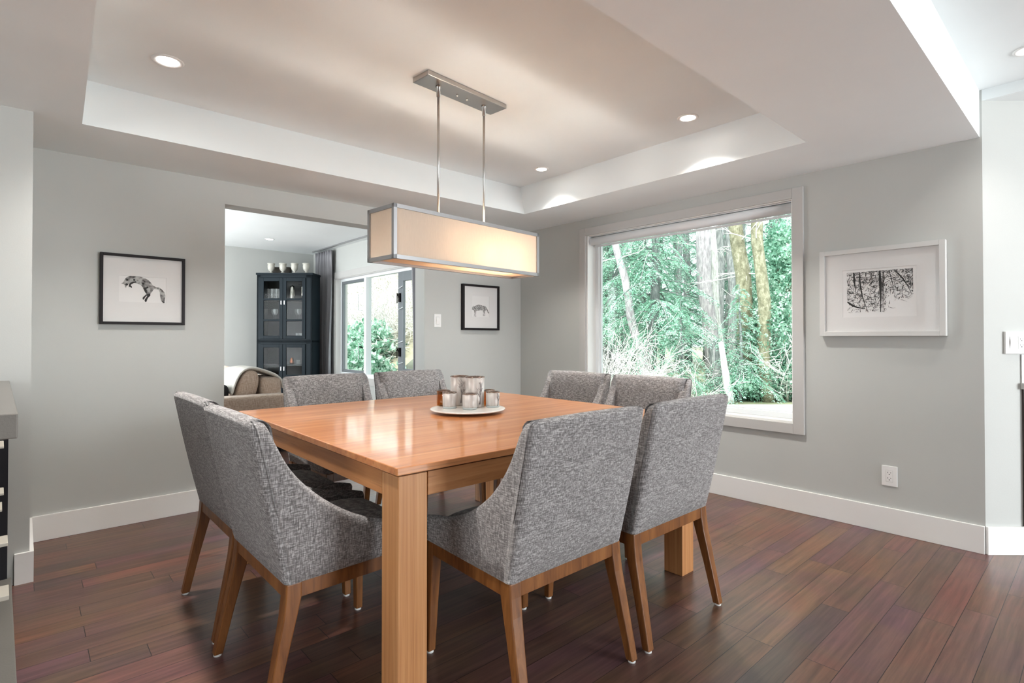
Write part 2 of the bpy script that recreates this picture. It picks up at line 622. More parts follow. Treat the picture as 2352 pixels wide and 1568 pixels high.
# ------------------------------------------------------------------ the setting
YB = 4.04      # back wall, inner face
XR = 3.77      # window wall, inner face
ZS = 2.205     # soffit
ZC = 2.455     # tray and kitchen ceiling
ZO = 2.59      # ceiling of the room beyond
TH = 0.15

struct(MB().box((-3.7, -4.7, -0.1), (6.4, 9.6, 0)).build('floor', M['floor']))

# ceiling: soffit with the raised tray in it, beam face and kitchen ceiling
tb = [(0.127, 1.11), (3.163, 1.105), (3.205, 3.385), (0.212, 3.432)]      # tray, lower edge
tt = [(0.10, 1.05), (3.185, 1.05), (3.225, 3.46), (0.20, 3.50)]           # tray, upper edge
c = MB()
o0 = [(-3.6, 0.46), (XR, 0.46), (XR, YB), (-3.6, YB)]
vs = [(*p, ZS) for p in o0] + [(*p, ZS) for p in tb] + [(*p, ZC) for p in tt]
fs = [(0, 1, 5, 4), (1, 2, 6, 5), (2, 3, 7, 6), (3, 0, 4, 7)]
fs += [(4 + i, 4 + (i + 1) % 4, 8 + (i + 1) % 4, 8 + i) for i in range(4)] + [(8, 9, 10, 11)]
c.add(vs, fs)
c.box((-3.6, 0.46, ZS + 0.001), (XR + 0.3, 0.50, ZC + 0.1))                     # beam
c.add([(-3.6, -4.6, ZC), (XR, -4.6, ZC), (XR, 0.46, ZC), (-3.6, 0.46, ZC)], [(0, 1, 2, 3)])
c.box((XR + 0.021, -4.6, 2.397), (6.3, 0.50, 2.43))
c.box((-3.7, -4.7, 2.72), (6.4, 9.6, 2.8))
me = c.build('ceiling', M['ceil'], fix=False)
struct(me)
struct(MB().box((XR - 0.0, -4.6, 2.397), (XR + 0.02, 0.45, ZC)).build('trim_1', M['ceil']))
struct(MB().box((-0.6, YB + TH, ZO), (XR + 0.2, 9.6, ZO + 0.08)).build('ceiling', M['ceil']))

# back wall with the wide opening
OX0, OX1, OZ = 1.016, 2.615, 2.05
w = MB()
w.box((-3.7, YB, 0), (OX0, YB + TH, 2.7))
w.box((OX0, YB, OZ), (OX1, YB + TH, 2.7))
w.box((OX1, YB, 0), (XR + 0.2, YB + TH, 2.7))
struct(w.build('wall_back', M['wall']))
# left: chimney-breast like projection, its face at y 3.4
struct(MB().box((-3.7, 3.40, 0), (0.03, YB - 0.001, ZS)).build('wall_left', M['wall']))
# baseboards
bb = MB()
bb.box((0.045, YB - 0.015, 0), (OX0, YB, 0.142))
struct(bb.build('baseboard_back', M['trim'], bevel=0.002))
struct(MB().box((OX1, YB - 0.015, 0), (XR - 0.015, YB, 0.142)).build('baseboard_back', M['trim'], bevel=0.002))
struct(MB().box((-0.022, 3.385, 0), (0.045, 3.40, 0.142)).build('baseboard_left', M['trim']))
struct(MB().box((0.03, 3.4001, 0), (0.0452, YB - 0.015, 0.142)).build('baseboard_left', M['trim']))

# window wall (both rooms) with two window holes
WY0, WY1, WZ0, WZ1 = 1.40, 3.165, 0.576, 2.062
VY0, VY1, VZ0, VZ1 = 5.35, 8.45, 0.53, 2.10
w = MB()
XO = XR + 0.2
w.box((XR, 0.45, 0), (XO, WY0, 2.8)).box((XR, WY1, 0), (XO, VY0, 2.8)).box((XR, VY1, 0), (XO, 9.6, 2.8))
w.box((XR, WY0, 0), (XO, WY1, WZ0)).box((XR, WY0, WZ1), (XO, WY1, 2.8))
w.box((XR, VY0, 0), (XO, VY1, VZ0)).box((XR, VY0, VZ1), (XO, VY1, 2.8))
struct(w.build('wall_right', M['wall']))
struct(MB().box((XR - 0.015, 0.452, 0), (XR, YB - 0.015, 0.146)).build('baseboard_right', M['trim'], bevel=0.002))

# diagonal wall right of the corner
DV = Vector((0.7415, -0.671, 0))
DM = Matrix(((DV.x, 0.671, 0, XR), (DV.y, 0.7415, 0, 0.45), (0, 0, 1, 0), (0, 0, 0, 1)))      # local x along the wall, local -y to the room
struct(MB().box((0, 0, 0), (2.2, 0.15, 2.42), DM).build('wall_diagonal', M['wall']))
struct(MB().box((0.0, -0.015, 0), (2.2, 0, 0.146), DM).build('baseboard_diagonal', M['trim'], bevel=0.002))
# rooms behind the camera
w = MB()
w.box((-3.7, -4.7, 0), (2.5, -4.55, 2.6)).box((4.9, -4.7, 0), (6.4, -4.55, 2.6)).box((2.5, -4.7, 0), (4.9, -4.55, 0.4)).box((2.5, -4.7, 2.3), (4.9, -4.55, 2.6))
struct(w.build('wall_front', M['wall']))
struct(MB().box((6.2, -4.7, 0), (6.4, 0.5, 2.6)).build('wall_kitchen', M['wall']))
w = MB()
w.box((-3.7, -4.7, 0), (-3.55, -1.3, 2.6)).box((-3.7, 2.1, 0), (-3.55, 4.1, 2.6)).box((-3.7, -1.3, 0), (-3.55, 2.1, 0.5)).box((-3.7, -1.3, 2.2), (-3.55, 2.1, 2.6))
struct(w.build('wall_west', M['wall']))
# room beyond
struct(MB().box((-0.7, 9.35, 0), (XR + 0.2, 9.6, 2.7)).build('wall_far', M['wall']))
w = MB()
w.box((-0.7, YB + TH, 0), (-0.52, 6.3, 2.7)).box((-0.7, 8.9, 0), (-0.52, 9.4, 2.7)).box((-0.7, 6.3, 0), (-0.52, 8.9, 0.4)).box((-0.7, 6.3, 2.2), (-0.52, 8.9, 2.7))
struct(w.build('wall_living', M['wall']))


def frame_boxes(mb, y0, y1, z0, z1, wd, x0, x1):
    """rectangular frame in the plane x, outer rectangle y0..y1, z0..z1"""
    mb.box((x0, y0, z0), (x1, y0 + wd, z1)).box((x0, y1 - wd, z0), (x1, y1, z1))
    mb.box((x0, y0 + wd, z0), (x1, y1 - wd, z0 + wd)).box((x0, y0 + wd, z1 - wd), (x1, y1 - wd, z1))
    return mb


# dining window
w1 = struct(empty('window_1', (XR, (WY0 + WY1) / 2, WZ0)))


def under(o, parent):
    o.parent = parent
    o.matrix_parent_inverse = Matrix.Translation(parent.location).inverted()
    return o


under(frame_boxes(MB(), WY0 - 0.066, WY1 + 0.072, WZ0 - 0.068, WZ1 + 0.062, 0.068, XR - 0.02, XR).build('window_casing', M['casing'], bevel=0.002), w1)
under(frame_boxes(MB(), WY0, WY1, WZ0, WZ1, 0.012, XR - 0.002, XO).build('window_jamb', M['trim']), w1)
mb = frame_boxes(MB(), WY0 + 0.012, WY1 - 0.012, WZ0 + 0.012, WZ1 - 0.012, 0.035, XR + 0.11, XR + 0.17)
frame_boxes(mb, WY0 + 0.04, WY1 - 0.04, WZ0 + 0.04, WZ1 - 0.04, 0.018, XR + 0.13, XR + 0.15)
under(mb.build('window_frame', M['vinyl'], bevel=0.003), w1)
under(MB().box((XR + 0.138, WY0 + 0.05, WZ0 + 0.05), (XR + 0.142, WY1 - 0.05, WZ1 - 0.05)).build('glass', M['glass']), w1)

# roller blind under the head of the window
bl = empty('roller_blind', (XR + 0.05, (WY0 + WY1) / 2, 2.02))
tag(bl, 'rolled-up white roller blind at the top of the large dining room window', 'blind')
YM = (WY0 + WY1) / 2
rot = Matrix.Rotation(R(90), 4, 'X')
L2 = (WY1 - WY0) / 2 - 0.02
MB().lathe([(0.036, -L2), (0.036, L2)], 28, M=rot).build('roll', M['blind'], bl, loc=(0, 0, -0.012))
MB().box((-0.02, -L2, 0.026), (0.02, L2, 0.034)).build('head_rail', M['vinyl'], bl)
for s in (-1, 1):
    MB().box((-0.03, s * (L2 + 0.001), -0.045), (0.03, s * (L2 + 0.008), 0.03)).build('bracket', M['vinyl'], bl, bevel=0.003)
MB().box((0.026, -L2 + 0.01, -0.062), (0.036, L2 - 0.01, -0.045)).build('hem_bar', M['blind'], bl, bevel=0.003)

# window of the room beyond: casements right and left of a fixed light
w2 = struct(empty('window_2', (XR, 7, VZ0)))
under(frame_boxes(MB(), VY0 - 0.1, VY1 + 0.1, VZ0 - 0.09, VZ1 + 0.09, 0.10, XR - 0.02, XR).build('window_casing', M['casing'], bevel=0.002), w2)
under(frame_boxes(MB(), VY0, VY1, VZ0, VZ1, 0.015, XR - 0.002, XO).build('window_jamb', M['trim']), w2)
mb = frame_boxes(MB(), VY0 + 0.015, VY1 - 0.015, VZ0 + 0.015, VZ1 - 0.015, 0.04, XR + 0.08, XR + 0.15)
for yy in (7.55,):
    mb.box((XR + 0.06, yy - 0.035, VZ0 + 0.05), (XR + 0.15, yy + 0.035, VZ1 - 0.05))
under(mb.build('window_frame', M['vinyl'], bevel=0.004), w2)
for y0, y1 in ((7.585, VY1 - 0.055), (VY0 + 0.055, 6.62)):
    s = under(frame_boxes(MB(), y0, y1, VZ0 + 0.055, VZ1 - 0.055, 0.045 if y1 > 7 else 0.13, XR + 0.085, XR + 0.125).build('sash', M['grey_sash'], bevel=0.003), w2)
    s['label'] = 'grey opening sash'
under(MB().box((XR + 0.10, VY0 + 0.05, VZ0 + 0.05), (XR + 0.104, VY1 - 0.05, VZ1 - 0.05)).build('glass', M['glass']), w2)
for z0 in (0.80, 1.55):
    h = MB().tube([(XR + 0.07, 7.66, z0), (XR + 0.05, 7.74, z0 + 0.01), (XR + 0.05, 7.74, z0 + 0.25), (XR + 0.07, 7.66, z0 + 0.26)], 0.006, 8)
    under(h.build('window_stay', M['vinyl']), w2)
    h = MB().box((XR + 0.06, 6.54, z0 + 0.08), (XR + 0.085, 6.58, z0 + 0.2)).tube([(XR + 0.06, 6.56, z0 + 0.14), (XR + 0.035, 6.56, z0 + 0.20), (XR + 0.035, 6.56, z0 + 0.06)], 0.008, 8)
    under(h.build('window_lock', M['black_frame']), w2)
    for dz in (-0.02, 0.27):
        under(MB().tube([(XR + 0.085, 6.60, z0 + dz), (XR + 0.05, 6.44, z0 + dz + 0.02)], 0.006, 8).build('window_stay', M['vinyl']), w2)
# unseen windows added behind the camera for the fill lamps (frames only)
for n_, (a, b_, z0, z1, ax) in {'window_3': (2.5, 4.9, 0.4, 2.3, 'x'), 'window_4': (-1.3, 2.1, 0.5, 2.2, 'y')}.items():
    mb = MB()
    k = 3
    for i in range(k + 1):
        p = a + (b_ - a) * i / k
        if ax == 'x':
            mb.box((p - 0.04, -4.66, z0), (p + 0.04, -4.6, z1))
        else:
            mb.box((-3.66, p - 0.04, z0), (-3.6, p + 0.04, z1))
    struct(mb.build(n_, M['trim']))

# ------------------------------------------------------------------ recessed ceiling lights
M['lens'] = emit_mat('lit_downlight_lens', (1.0, 0.96, 0.90), 9.0)


def downlight(x, y, z, r, label, energy, color=(1.0, 0.96, 0.91)):
    t = empty('recessed_light', (x, y, z))
    tag(t, label, 'ceiling light', 'recessed ceiling lights')
    MB().lathe([(r * 0.86, -0.004), (r * 1.12, -0.006), (r * 1.22, -0.002), (r * 1.22, 0.0), (r * 0.86, 0.0)], 40, closed=True).build('trim_ring', M['trim'], t)
    MB().lathe([(0.0001, -0.003), (r * 0.88, -0.0035), (r * 0.88, 0.0), (0.0001, 0.0)], 40).build('lens', M['lens'], t)
    l = lamp('bulb', 'SPOT', (0, 0, -0.012), (0, 0, 0), energy, color, spot_size=R(112), spot_blend=1.0, shadow_soft_size=0.05)
    l.parent = t
    return t


downlight(0.503, 2.997, ZC, 0.055, 'bright recessed light in the left end of the raised ceiling', 62)
downlight(2.942, 1.686, ZC, 0.050, 'recessed light in the raised ceiling above the large window', 66)
downlight(2.995, 2.969, ZC, 0.046, 'recessed light in the far corner of the raised ceiling, right of the pendant rods', 44)
downlight(0.5, 1.70, ZC, 0.055, 'recessed light in the raised ceiling near the viewer', 62)
downlight(2.687, 8.302, ZO, 0.055, 'small recessed light in the ceiling of the room beyond the opening', 16)
downlight(3.40, 0.235, ZC, 0.05, 'recessed light at the right edge of the kitchen ceiling', 14)
downlight(0.6, -1.2, ZC, 0.05, 'recessed light in the kitchen ceiling behind the viewer', 12)

# ------------------------------------------------------------------ pendant
pd = empty('pendant_lamp', (1.735, 2.318, 1.50), R(4.5))
tag(pd, 'long rectangular cream pendant lamp with nickel edges hanging above the dining table', 'pendant lamp')
LX, LY, LZ = 0.505, 0.110, 0.25
fr = MB()
e = 0.009
for sx in (-1, 1):
    for sy in (-1, 1):
        x, y = sx * (LX - e), sy * (LY - e)
        fr.box((x - e, y - e, 0), (x + e, y + e, LZ))
for z in (e, LZ - e):
    for sy in (-1, 1):
        y = sy * (LY - e)
        fr.box((-LX, y - e, z - e), (LX, y + e, z + e))
    for sx in (-1, 1):
        x = sx * (LX - e)
        fr.box((x - e, -LY, z - e), (x + e, LY, z + e))
for sx in (-0.161, 0.161):
    fr.box((sx - 0.006, -LY, LZ - 0.016), (sx + 0.006, LY, LZ - 0.006))
fr.build('shade_frame', M['frame_grey'], pd)
for sy in (-1, 1):
    y = sy * (LY - 0.008)
    MB().box((-LX + 0.016, y - 0.001, 0.016), (LX - 0.016, y + 0.001, LZ - 0.016)).build('shade_panel', M['shade'], pd)
for sx in (-1, 1):
    x = sx * (LX - 0.008)
    MB().box((x - 0.001, -LY + 0.016, 0.016), (x + 0.001, LY - 0.016, LZ - 0.016)).build('shade_panel', M['shade'], pd)
MB().box((-LX + 0.016, -LY + 0.016, 0.012), (LX - 0.016, LY - 0.016, 0.015)).build('diffuser', M['diffuser'], pd)
for sx in (-0.161, 0.161):
    MB().tube([(sx, 0, LZ - 0.012), (sx, 0, 2.43 - 1.50)], 0.0065, 14).build('rod', M['nickel'], pd)
    MB().lathe([(0.010, 0), (0.010, 0.04), (0.015, 0.045), (0.015, 0.055)], 20, (sx, 0, 2.43 - 1.5 - 0.055)).build('rod_collar', M['nickel'], pd)
cp = MB().box((-0.275, -0.065, 0.93), (0.275, 0.065, 0.9545)).build('canopy', M['nickel'], pd, bevel=0.003)
for sx in (-0.035, 0.035):
    k = MB().lathe([(0.0001, -0.012), (0.005, -0.010), (0.006, 0), (0.004, 0.002)], 16, (sx, 0, 0.929))
    kk = k.build('screw', M['metal_bright'], cp)
sk = MB()
for sx in (-0.12, 0.10, 0.30):
    sk.lathe([(0.016, 0), (0.016, 0.05)], 16, (sx, 0, 0.16))
sk.box((-0.3, -0.012, 0.20), (0.32, 0.012, 0.215)).build('socket_bar', M['nickel'], pd)
M['bulb'] = emit_mat('lit_bulb', (1.0, 0.86, 0.70), 12.0)
for i, sx in enumerate((-0.12, 0.10, 0.30)):
    MB().lathe([(0.0001, -0.055), (0.018, -0.048), (0.028, -0.028), (0.026, -0.008), (0.013, 0.012), (0.0001, 0.013)], 20, (sx, 0, 0.15)).build('bulb', M['bulb'], pd)
    l = lamp('bulb_light', 'POINT', (sx, 0, 0.085), (0, 0, 0), (0.3, 4.6, 5.4)[i], (1.0, 0.95, 0.89), shadow_soft_size=0.03)
    l.parent = pd

# ------------------------------------------------------------------ table
TX0, TY0, TS, TZ = 0.82, 1.38, 1.64, 0.76
TB = empty('dining_table', (TX0 + TS / 2, TY0 + TS / 2, 0), R(-0.8))
tag(TB, 'large square honey oak dining table with thick square legs', 'table')
h = TS / 2
MB().box((-h, -h, TZ - 0.023), (h, h, TZ)).build('tabletop', M['oak'], TB, bevel=0.0025)
g = 0.008
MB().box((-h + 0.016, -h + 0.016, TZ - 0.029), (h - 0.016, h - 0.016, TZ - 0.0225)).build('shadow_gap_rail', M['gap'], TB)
lw = 0.100
for sx in (-1, 1):
    for sy in (-1, 1):
        x0, y0 = sx * (h - g), sy * (h - g)
        x1, y1 = x0 - sx * lw, y0 - sy * lw
        MB().box((min(x0, x1), min(y0, y1), 0.0), (max(x0, x1), max(y0, y1), TZ - 0.028)).build('leg', M['oak_z'], TB, bevel=0.003)
a0 = h - g - 0.002
for s in (-1, 1):
    y0, y1 = sorted((s * a0, s * (a0 - 0.022)))
    MB().box((-h + g + lw + 0.003, y0, TZ - 0.10), (h - g - lw - 0.003, y1, TZ - 0.028)).build('apron', M['oak_x'], TB, bevel=0.0015)
    MB().box((y0, -h + g + lw + 0.003, TZ - 0.10), (y1, h - g - lw - 0.003, TZ - 0.028)).build('apron', M['oak_y'], TB, bevel=0.0015)


# ------------------------------------------------------------------ chairs
def sweep_top(u):
    """front edge of the wing: u 0 rear top .. 1 front; returns y, z"""
    pts = [(-0.105, 0.903), (-0.060, 0.893), (-0.033, 0.840), (0.0, 0.775), (0.056, 0.700), (0.139, 0.625), (0.24, 0.562), (0.345, 0.522), (0.44, 0.505), (0.492, 0.492)]
    t = u * (len(pts) - 1)
    i = min(int(t), len(pts) - 2)
    f = t - i
    p = [pts[max(i - 1, 0)], pts[i], pts[i + 1], pts[min(i + 2, len(pts) - 1)]]

    def cr(a, b, c_, d):
        return 0.5 * ((2 * b) + (-a + c_) * f + (2 * a - 5 * b + 4 * c_ - d) * f * f + (-a + 3 * b - 3 * c_ + d) * f ** 3)
    return cr(*[q[0] for q in p]), cr(*[q[1] for q in p])


def make_chair():
    root = empty('dining_chair')
    ZB = 0.41
    HW, HF = 0.270, 0.250
    # path round the shell: front right -> rear right -> rear left -> front left
    st = []      # (x outer bottom, y bottom, x outer top, y top, z top, inward normal)
    nside = 26

    def side(sg, u):
        yb = 0.485 * u
        yt, zt = sweep_top(u)
        xb = HW + (HF - HW) * u
        return (sg * xb, yb, sg * (xb + 0.006), yt, zt, Vector((-sg, 0.0, 0)))
    us = [1 - (k / nside) for k in range(nside)]
    for u in us:
        if u > 0.03:
            st.append(side(1, u))
    rc = 0.020
    for k in range(5):
        a = R(90) * k / 4
        nx, ny = -math.cos(a), math.sin(a)
        dx, dy = rc * (1 - math.cos(a)), rc * (1 - math.sin(a))
        st.append((HW - dx, dy - 0.0, HW + 0.006 - dx, -0.105 + dy, 0.902, Vector((nx, ny, 0))))
    for k in range(1, 8):
        x = HW - rc - (2 * (HW - rc)) * k / 8
        cv = 0.004 * math.sin(math.pi * k / 8)
        st.append((x, 0.0, x * 1.02, -0.105 - cv, 0.902 + cv, Vector((0, 1, 0))))
    nb = len(st)
    mir = [(-a, b, -c_, d, e_, Vector((-n.x, n.y, 0))) for (a, b, c_, d, e_, n) in st[:nb - 7]]
    st = st + mir[::-1]
    T = 0.050
    mb = MB()
    ring = 0
    rows = []
    for (xb, yb, xt, yt, zt, n) in st:
        rear = abs(n.y) > 0.5
        Tb = 0.050
        Tt = 0.062 if abs(n.y) > 0.9 else 0.046
        ring_pts = []
        # outer, bottom to top
        for k in range(9):
            f = k / 8
            zz = ZB + (zt - 0.022 - ZB) * f
            fr_ = (zz - ZB) / (zt - ZB)
            bulge = 0.004 * math.sin(math.pi * f)
            ring_pts.append((xb + (xt - xb) * fr_ - n.x * bulge, yb + (yt - yb) * fr_ - n.y * bulge, zz))
        # rounded top
        for k in range(1, 6):
            a = math.pi * k / 6
            off = Tt / 2 * (1 - math.cos(a))
            ring_pts.append((xt + n.x * off, yt + n.y * off, zt - 0.022 + 0.022 * math.sin(a)))
        for k in range(9):
            f = 1 - k / 8
            zz = ZB + (zt - 0.022 - ZB) * f
            fr_ = (zz - ZB) / (zt - ZB)
            tt_ = Tb + (Tt - Tb) * fr_
            ring_pts.append((xb + (xt - xb) * fr_ + n.x * tt_, yb + (yt - yb) * fr_ + n.y * tt_, zz))
        rows.append(ring_pts)
    m_ = len(rows[0])
    vs = [p for r_ in rows for p in r_]
    fs = []
    for i in range(len(rows) - 1):
        for k in range(m_):
            k2 = (k + 1) % m_
            fs.append((i * m_ + k, i * m_ + k2, (i + 1) * m_ + k2, (i + 1) * m_ + k))
    fs.append(tuple(range(m_ - 1, -1, -1)))
    fs.append(tuple((len(rows) - 1) * m_ + k for k in range(m_)))
    mb.add(vs, fs, True)
    shell = mb.build('backrest', M['tweed'], root)
    # seat: boxed cushion with a crowned top and rounded front
    mb = MB()
    nx_, ny_ = 12, 12
    vs, fs = [], []
    x0, x1, y0, y1 = -0.214, 0.214, 0.045, 0.487

    def ztop(x, y):
        a = 1 - (2 * (x - x0) / (x1 - x0) - 1) ** 4
        b_ = 1 - max(0, (2 * (y - y0) / (y1 - y0) - 1)) ** 4
        return 0.462 + 0.045 * max(a, 0) ** 0.6 * max(b_, 0) ** 0.6
    for i in range(nx_ + 1):
        for j in range(ny_ + 1):
            x = x0 + (x1 - x0) * i / nx_
            y = y0 + (y1 - y0) * j / ny_
            vs.append((x, y, ztop(x, y)))
    for i in range(nx_):
        for j in range(ny_):
            q = i * (ny_ + 1) + j
            fs.append((q, q + ny_ + 1, q + ny_ + 2, q + 1))
    per = [i * (ny_ + 1) for i in range(nx_ + 1)] + [nx_ * (ny_ + 1) + j for j in range(1, ny_ + 1)] + \
          [i * (ny_ + 1) + ny_ for i in range(nx_ - 1, -1, -1)] + [j for j in range(ny_ - 1, 0, -1)]
    b0 = len(vs)
    for p in per:
        vs.append((vs[p][0], vs[p][1], ZB))
    n_ = len(per)
    for k in range(n_):
        k2 = (k + 1) % n_
        fs.append((per[k], per[k2], b0 + k2, b0 + k))
    fs.append(tuple(b0 + k for k in range(n_ - 1, -1, -1)))
    mb.add(vs, fs, True)
    mb.build('seat', M['tweed'], root, bevel=0.006, seg=3)
    # rails
    rl = MB()
    zr0, zr1 = 0.362, ZB
    wl = 0.044
    for s in (-1, 1):
        xa = s * (HW - 0.008)
        xf = s * (HF - 0.006)
        pts = [(xa, wl), (xf, 0.487 - 0.04), (xf - s * 0.022, 0.487 - 0.04), (xa - s * 0.022, wl)]
        rl.prism(pts if s > 0 else pts[::-1], zr0, zr1)
    rl.box((-HW + wl, 0.006, zr0), (HW - wl, 0.028, zr1))
    rl.box((-HF + wl, 0.462, zr0), (HF - wl, 0.484, zr1))
    rl.build('seat_rail', M['walnut'], root, bevel=0.0015)

    def leg(sg, front):
        mb = MB()
        if front:
            prof = [(ZB, 0.443, 0.487, 0.044), (0.34, 0.447, 0.487, 0.042), (0.18, 0.457, 0.488, 0.037), (0.008, 0.462, 0.490, 0.030)]
            xo = HF - 0.006
            splay = 0.004
        else:
            prof = [(ZB, 0.004, 0.050, 0.046), (0.365, 0.001, 0.049, 0.046), (0.31, -0.006, 0.036, 0.044), (0.24, -0.020, 0.018, 0.041),
                    (0.16, -0.036, -0.002, 0.038), (0.08, -0.052, -0.020, 0.035), (0.008, -0.066, -0.036, 0.032)]
            xo = HW - 0.004
            splay = 0.010
        vs, fs = [], []
        for (z, ya, yb, wd) in prof:
            xx = xo + splay * (1 - z / ZB)
            vs += [(sg * xx, ya, z), (sg * (xx - wd), ya, z), (sg * (xx - wd), yb, z), (sg * xx, yb, z)]
        for i in range(len(prof) - 1):
            for k in range(4):
                k2 = (k + 1) % 4
                fs.append((i * 4 + k, i * 4 + k2, (i + 1) * 4 + k2, (i + 1) * 4 + k))
        fs.append((0, 1, 2, 3))
        q = (len(prof) - 1) * 4
        fs.append((q + 3, q + 2, q + 1, q))
        mb.add(vs, fs, False)
        lg = mb.build('leg', M['walnut'], root, bevel=0.004)
        z, ya, yb, wd = prof[-1]
        xx = xo + splay
        gl = MB().lathe([(0.013, 0), (0.013, 0.006), (0.011, 0.009)], 18, (sg * (xx - wd / 2), (ya + yb) / 2, 0.0))
        gg = gl.build('foot_glide', M['glide'], lg)
        gg['label'] = 'white foot glide'
    for sg in (-1, 1):
        leg(sg, False)
        leg(sg, True)
    return root


CH = make_chair()
GR = 'grey tweed chairs around the dining table'
spots = [
    (1.338, 1.190, 0, 'grey tweed dining chair nearest the viewer, right of the near table leg'),
    (1.950, 1.185, 0, 'grey tweed dining chair on the near side, overlapped by the nearest one'),
    (0.577, 1.898, -90, 'grey tweed dining chair left of the front table leg, nearest on the left side'),
    (0.595, 2.510, -90, 'grey tweed dining chair furthest back on the left side, nearest the left wall'),
    (1.450, 3.300, 180, 'grey tweed dining chair across the table in front of the dark display cabinet'),
    (2.060, 3.300, 180, 'grey tweed dining chair across the table in front of the curtained window'),
    (2.795, 2.490, 90, 'grey tweed dining chair across the table at the left edge of the large window'),
    (2.795, 1.905, 90, 'grey tweed dining chair across the table, right in front of the large window'),
]
for i, (x, y, a, lab) in enumerate(spots):
    o = CH if i == 0 else copy_tree(CH)
    o.location = (x, y, 0)
    o.rotation_euler = (0, 0, R(a))
    tag(o, lab, 'chair', GR)

# ------------------------------------------------------------------ tray and candle holders
pl = MB()
pc = (1.685, 2.200)
pl.lathe([(0.0001, 0.0), (0.085, 0.0), (0.095, 0.006), (0.165, 0.010), (0.188, 0.015), (0.191, 0.019), (0.186, 0.022), (0.170, 0.019), (0.0001, 0.018)], 72)
tag(pl.build('round_plate', M['porcelain'], loc=(pc[0], pc[1], TZ + 0.0005)), 'round white plate with candle holders in the middle of the dining table', 'plate')
ZP = TZ + 0.019


def tree_etch(root, r, hgt, a0, seed):
    rnd = random.Random(seed)
    mb = MB()

    def br(a, z, da, dz, wd, d):
        n = 4
        pts = []
        for k in range(n + 1):
            f = k / n
            aa = a + da * f + 0.03 * math.sin(f * 5 + seed + d)
            pts.append((r * 1.012 * math.cos(aa), r * 1.012 * math.sin(aa), z + dz * f))
        mb.tube(pts, [wd * (1 - 0.6 * k / n) for k in range(n + 1)], 4)
        if d < 3:
            for s in (-1, 1):
                f = rnd.uniform(0.45, 0.95)
                br(a + da * f, z + dz * f, s * rnd.uniform(0.14, 0.32), dz * rnd.uniform(0.45, 0.65), wd * 0.55, d + 1)
            if d < 2:
                br(a + da, z + dz, rnd.uniform(-0.1, 0.1), dz * 0.6, wd * 0.5, d + 1)
    br(a0, hgt * 0.10, 0.04, hgt * 0.42, r * 0.07, 0)
    return mb.build('etched_tree', M['branch_ink'], root)


def holder(x, y, r, hgt, label, mat='mercury', tree=None, candle=False, base=True):
    t = empty('candle_holder', (x, y, ZP))
    tag(t, label, 'candle holder', 'candle holders on the white plate')
    th = 0.0035
    b0 = 0.010 if base else 0.0
    if base:
        MB().lathe([(0.0001, 0), (r * 0.93, 0), (r * 0.97, 0.003), (r * 0.97, b0), (0.0001, b0)], 40).build('base', M['holder_base'], t)
    MB().lathe([(0.0001, b0), (r * 0.96, b0), (r * 0.975, b0 + 0.004), (r, hgt - 0.002), (r - th, hgt - 0.002), (r * 0.975 - th, b0 + 0.006), (0.0001, b0 + 0.006)], 48).build('glass_cup', M[mat], t)
    mb = MB()
    nn = 48
    vs, fs = [], []
    for k in range(nn):
        a = 2 * math.pi * k / nn
        jag = 0.0012 + 0.0022 * abs(math.sin(k * 2.7 + x * 40)) if mat == 'mercury' else 0.001
        for (rr, zz) in ((r + 0.0006, hgt - 0.0025 - jag), (r + 0.0006, hgt), (r - th - 0.0005, hgt), (r - th - 0.0005, hgt - 0.006)):
            vs.append((rr * math.cos(a), rr * math.sin(a), zz))
    for k in range(nn):
        k2 = (k + 1) % nn
        for q in range(4):
            q2 = (q + 1) % 4
            fs.append((k * 4 + q, k2 * 4 + q, k2 * 4 + q2, k * 4 + q2))
    mb.add(vs, fs, True).build('rim', M['rim'], t)
    if tree is not None:
        tree_etch(t, r, hgt, tree, int(x * 100))
    if candle:
        cd = MB().lathe([(0.0001, 0.0), (0.020, 0.0), (0.020, 0.026), (0.0001, 0.027)], 24, (0, 0, b0 + 0.006)).build('candle', M['wax'], t)
        MB().lathe([(0.0001, 0), (0.006, 0.006), (0.005, 0.014), (0.0005, 0.026)], 12, (0, 0, b0 + 0.034)).build('candle_tip', M['wax'], cd)
    return t


CA = math.atan2(-0.7418, -0.6706)          # direction towards the viewer
holder(1.622, 2.271, 0.036, 0.083, 'short frosted candle holder at the left front of the white plate')
holder(1.676, 2.172, 0.037, 0.080, 'short frosted candle holder at the front middle of the white plate')
holder(1.815, 2.158, 0.036, 0.082, 'short frosted candle holder at the right of the white plate', tree=CA + 0.9)
holder(1.655, 2.372, 0.036, 0.083, 'clear amber candle holder with a tealight at the left back of the plate', 'amber', candle=True, base=False)
holder(1.848, 2.235, 0.035, 0.083, 'amber-rimmed candle holder half hidden behind the right frosted one', 'amber', base=False)
holder(1.745, 2.350, 0.050, 0.156, 'tall frosted candle holder at the back left of the plate', tree=CA + 0.25, base=False)
holder(1.762, 2.240, 0.050, 0.158, 'tall frosted candle holder with an etched bare tree, right of the other tall one', tree=CA + 0.62, base=False)


# ------------------------------------------------------------------ pictures and plates on the walls
def frame_ring(wd, ht, fw, d0, d1):
    """frame in local xz plane, from y=-d1 (front) to y=-d0"""
    mb = MB()
    a, b_ = wd / 2, ht / 2
    mb.box((-a, -d1, -b_), (-a + fw, -d0, b_)).box((a - fw, -d1, -b_), (a, -d0, b_))
    mb.box((-a + fw, -d1, -b_), (a - fw, -d0, -b_ + fw)).box((-a + fw, -d1, b_ - fw), (a - fw, -d0, b_))
    return mb


